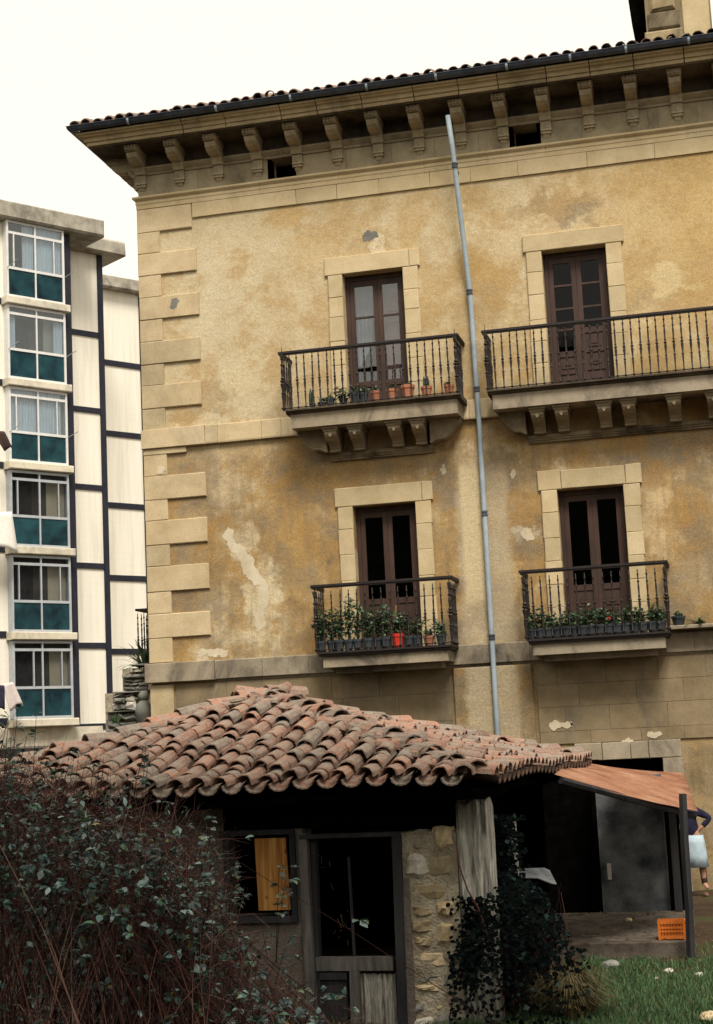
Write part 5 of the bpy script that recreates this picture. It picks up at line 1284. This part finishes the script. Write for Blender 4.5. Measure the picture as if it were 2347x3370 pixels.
for an, to in ((anR, toR), (anL, toL)): skin('shoe', [[('a', Vector((an.x, an.y + .03, .045)), .042), ('b', Vector((an.x, an.y - .08, .04)), .042), ('c', Vector((to.x, to.y - .02, .03)), .034)]], MT['shoe'], PERS)

# ================================================================== VEGETATION
# unseen tree added right of the viewpoint, its crown placed to shade the foreground
r = random.Random(8)
TRE = thing('tall_tree', (15.4, -20.6, 0), 'tall leafy evergreen tree spreading over the bramble and the shed front', 'tree'); T0 = Vector((15.4, -20.6, 0))
m = MB(); m.tube([(0, 0, -.2), (-.2, .1, 3), (-.6, .1, 7), (-1.6, 0, 10.5), (-3, 0, 12.2)], [.42, .36, .30, .24, .16], 10)
for k in range(16):
    e = Vector((7.0 + r.uniform(-5, 5.5), -20.7 + r.uniform(-3, 3), 11.8 + r.uniform(-.8, 1.6))) - T0; b = Vector((-1.2, 0, 9.6)).lerp(Vector((-3, 0, 12.2)), r.random()); m.tube([b, b.lerp(e, .5) + Vector((0, 0, .5)), e], [.12, .08, .03], 6)
m.build('trunk', MT['oldwood'], TRE)
m = MB(); n = 0
while n < 9000:
    v = Vector((r.uniform(-1, 1), r.uniform(-1, 1), r.uniform(-1, 1)))
    if v.length > 1: continue
    pnt = Vector((7.2 + v.x * 6.2, -20.9 + v.y * 3.5, 12.4 + v.z * 2.2))
    if mnoise.noise(pnt * .7) < -.22: continue
    leaf(m, pnt - T0, rvec(r), Vector((0, 0, 1)), r.uniform(.16, .30), r.uniform(.12, .2), .1); n += 1
m.build('crown', MT['ivy'], TRE, kind='stuff')
# bramble thicket in front of the shed, rooted in the ground 10 to 13 m from the camera
r = random.Random(31)
TOPS = [(-200, 2420), (0, 2455), (120, 2500), (260, 2560), (420, 2600), (520, 2640), (640, 2690), (720, 2790), (760, 2960), (850, 3120), (1000, 3260), (1120, 3330), (1250, 3370)]
def topy(x):
    for (a, b), (c, d) in zip(TOPS[:-1], TOPS[1:]):
        if a <= x <= c: return b + (d - b) * (x - a) / (c - a)
    return 3380
root = dep(350, 3200, 12.0); root.z = 0
BR0 = thing('bramble_thicket', root, 'dense dark bramble thicket with reddish canes in front of the shed', 'bramble')
stems, leaves, dead = MB(), MB(), MB()
def cluster(p, d, n, L, mbx=None):
    for k in range(n):
        a = r.uniform(-1.3, 1.3) if k else 0; dd = (d + rvec(r) * .9).normalized(); dd.z = dd.z * .6 - .1
        leaf(mbx or leaves, p + dd * .012, dd, Vector((r.uniform(-.6, .6), r.uniform(-.6, .3), 1)), L * r.uniform(.7, 1.15), L * r.uniform(.5, .72), .12)
for k in range(1050):
    x = r.uniform(-160, 1150) if k > 250 else r.uniform(-160, 640)
    d = r.uniform(10.2, 13.6) - max(0, (x - 700)) * .001
    ty = topy(x) + abs(r.gauss(0, 1)) * 90 + r.uniform(0, 260) * (r.random() < .7)
    tip = dep(x, ty, d)
    if tip.z < .15: tip.z = r.uniform(.1, .5)
    base = Vector((tip.x + (r.gauss(0, 1.0) if x < 450 else -abs(r.gauss(0, .5))), tip.y + r.uniform(-.5, .7), -.03)); mid = base.lerp(tip, .55) + Vector((r.uniform(-.2, .2), r.uniform(-.2, .2), r.uniform(0, .25)))
    over = tip + Vector((r.uniform(-.35, .35), r.uniform(-.3, .1), r.uniform(-.45, .05)))
    pts = []
    for i in range(9):
        t = i / 8; a = base.lerp(mid, t); b = mid.lerp(tip, t); c = tip.lerp(over, t); e = a.lerp(b, t); f = b.lerp(c, t); pts.append(e.lerp(f, t) - root + Vector((r.uniform(-.02, .02), r.uniform(-.02, .02), r.uniform(-.01, .02))))
    rr = r.uniform(.0025, .006); stems.tube(pts, [rr * (1 - .7 * i / 8) for i in range(9)], 3)
    for j in range(r.randint(1, 4)):                        # side twigs
        i = r.randint(2, 7); q = pts[i]; e = q + rvec(r) * r.uniform(.12, .35); stems.tube([q, q.lerp(e, .5) + Vector((0, 0, .03)), e], [rr * .5, rr * .4, rr * .2], 3)
        if r.random() < .42: cluster(e, (e - q).normalized(), r.choice((3, 5, 5)), r.uniform(.05, .08))
    for i in range(4, 9):
        if r.random() < (.27 if x < 760 else .15): cluster(pts[i], (pts[min(i + 1, 8)] - pts[i - 1]).normalized(), r.choice((3, 5, 5)), r.uniform(.05, .08))
for (x, y) in [(30, 2360), (60, 2330), (20, 2390), (90, 2420), (120, 2350), (480, 2450), (490, 2475), (470, 2490), (330, 2520), (260, 2480), (230, 2470), (420, 2560), (560, 2640), (620, 2665), (690, 2700), (700, 2690), (740, 2930), (790, 2840), (960, 2850), (940, 2890), (920, 2850), (880, 3080), (960, 3080), (700, 3060), (770, 3060), (820, 3130), (860, 3210), (1000, 3260), (1040, 3290), (1080, 3250)]:
    tip = dep(x, y, 12.2); b = dep(x + r.uniform(-60, -10), y + r.uniform(150, 330), 12.4); stems.tube([b - root, b.lerp(tip, .5) - root + Vector((0, 0, .05)), tip - root], [.004, .003, .002], 3)
    for k in range(3): cluster(b.lerp(tip, .6 + .2 * k) - root, Vector((r.uniform(-1, 1), r.uniform(-1, 0), .3)), 4, .065)
for k in range(5200):                                      # the dead twiggy mass inside and over the canes
    x = r.uniform(-120, 1180) if r.random() < .4 else r.uniform(-120, 800); y = topy(x) + 40 + abs(r.gauss(0, 1)) * 330; d = r.uniform(10.3, 13.2) - max(0, (x - 700)) * .001
    p = dep(x, y, d)
    if p.z < .03: continue
    v = rvec(r); v.z *= 1.3; e = p + v * r.uniform(.10, .34); rr = r.uniform(.0012, .003)
    stems.tube([p - root, p.lerp(e, .5) + rvec(r) * .03 - root, e - root], [rr, rr * .8, rr * .4], 3)
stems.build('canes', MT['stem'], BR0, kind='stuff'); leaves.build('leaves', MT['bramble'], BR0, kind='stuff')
# ivy on the post and heaped right of it
IV = thing('ivy', (7.55, -11.6, 0), 'dark ivy climbing the pale eroded post and heaped beside it', 'ivy'); I0 = Vector((7.55, -11.6, 0))
ivl, ivs = MB(), MB()
for k in range(5200):
    q = r.random()
    if q < .10: x, y, d = r.gauss(1560, 32), r.uniform(2950, 3250), 14.75
    elif q < .28: x, y, d = r.gauss(1660, 30), r.uniform(2680, 3000), r.uniform(15.3, 15.9)
    else:
        x = r.gauss(1690, 95); x = min(max(x, 1490), 1930); y = 2900 + max(0, (x - 1760)) * 1.5 + max(0, 1640 - x) * 1.2 + 60 * mnoise.noise(Vector((x * .02, 0, 7))) + abs(r.gauss(0, 1)) * 200
        if x < 1580: y = max(y, 3130 - (x - 1500))
        d = r.uniform(14.2, 16.6) - (y - 2900) * .0022
    p = dep(x, y, d)
    if p.z < .02: continue
    dd = rvec(r); dd.z = -abs(dd.z) * .5; dd.y -= .3
    leaf(ivl, p - I0, dd, Vector((r.uniform(-.4, .4), -.8, .6)), r.uniform(.035, .065), r.uniform(.032, .055), .08)
for k in range(60):
    x = r.uniform(1510, 1860); p = dep(x, r.uniform(2900, 3100), 15.0); b = Vector((p.x + r.uniform(-.3, .3), p.y + r.uniform(-.2, .3), 0)); ivs.tube([b - I0, b.lerp(p, .5) - I0 + rvec(r) * .08, p - I0], [.008, .006, .003], 3)
pv = [(1505, 2790), (1512, 2850), (1540, 2930), (1575, 2990), (1600, 3060), (1622, 3150), (1650, 3260), (1660, 3330)]
ivs.tube([dep(x, y, 14.6 - i * .03) - I0 for i, (x, y) in enumerate(pv)], [.008] * 8, 5)
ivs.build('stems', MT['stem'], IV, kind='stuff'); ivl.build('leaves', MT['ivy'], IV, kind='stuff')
# dark scrub that fills the heap
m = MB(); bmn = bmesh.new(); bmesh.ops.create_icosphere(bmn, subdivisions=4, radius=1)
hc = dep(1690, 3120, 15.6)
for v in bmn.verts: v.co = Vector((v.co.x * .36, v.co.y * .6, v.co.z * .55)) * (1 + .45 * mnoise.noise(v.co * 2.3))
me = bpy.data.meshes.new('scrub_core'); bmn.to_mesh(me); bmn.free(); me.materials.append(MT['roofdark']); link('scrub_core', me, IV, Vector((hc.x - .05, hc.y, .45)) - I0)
# dry grass tussock
p = onZ(1880, 3350); TU = thing('grass_tussock', (p.x, p.y, 0), 'dry brown and green grass tussock at the near edge of the lawn', 'grass tussock'); m = MB()
for k in range(900):
    a = r.uniform(0, 6.28); b = Vector((math.cos(a) * r.uniform(0, .22), math.sin(a) * r.uniform(0, .22), 0)); o = Vector((math.cos(a), math.sin(a), 0)) * r.uniform(.1, .42); h = r.uniform(.15, .42); w = Vector((-math.sin(a), math.cos(a), 0)) * .004
    t = b + o + Vector((0, 0, h * .75)); c = b + o * .45 + Vector((0, 0, h)); m.add([b - w, b + w, c + w, c - w, t], [(0, 1, 2, 3), (3, 2, 4)])
m.build('blades', MT['drygrass'], TU, kind='stuff')
# lawn
m = MB()
for k in range(60000):
    x = r.uniform(6.2, 10.9); y = r.uniform(-14.2, -6.9)
    den = mnoise.noise(Vector((x * 1.3, y * 1.3, 4))) * .8 + .45
    pxr = (x - 8.0) * .8 - (y + 9.5) * .35
    if r.random() > den + pxr * .35 or y > -8.0 + mnoise.noise(Vector((x * 2, 0, 0))) * .6 and r.random() < .85: continue
    z = gz(x, y) - .005; a = r.uniform(0, 6.28); h = r.uniform(.03, .085); o = Vector((r.uniform(-.04, .04), r.uniform(-.04, .04), h)); w = Vector((math.cos(a), math.sin(a), 0)) * r.uniform(.003, .006); b = Vector((x, y, z)); c = b + o * .6 + Vector((0, 0, h * .2))
    m.add([b - w, b + w, c + w * .7, c - w * .7, b + o * 1.15], [(0, 1, 2, 3), (3, 2, 4)])
lw = m.build('grass', MT['grass'], None, kind='stuff'); tag(lw, 'short patchy green grass on the soil before the platform', 'grass')
m = MB()
for k in range(1500):
    x = r.uniform(5.5, 11); y = r.uniform(-14, -5); p = Vector((x, y, gz(x, y) + .01)); d = rvec(r); d.z = abs(d.z) * .2; leaf(m, p, d, Vector((0, 0, 1)), r.uniform(.03, .06), r.uniform(.02, .035), .1)
for k in range(420):
    x = r.uniform(fl.x - .5, fr.x - .03); y = r.uniform(fl.y + .03, -4.7); d = rvec(r); d.z = abs(d.z) * .2; leaf(m, Vector((x, y, .158)), d, Vector((0, 0, 1)), r.uniform(.03, .06), r.uniform(.02, .04), .1)
ll = m.build('fallen_leaves', MT['drygrass'], None, kind='stuff'); tag(ll, 'brown fallen leaves scattered over the soil', 'leaf litter')
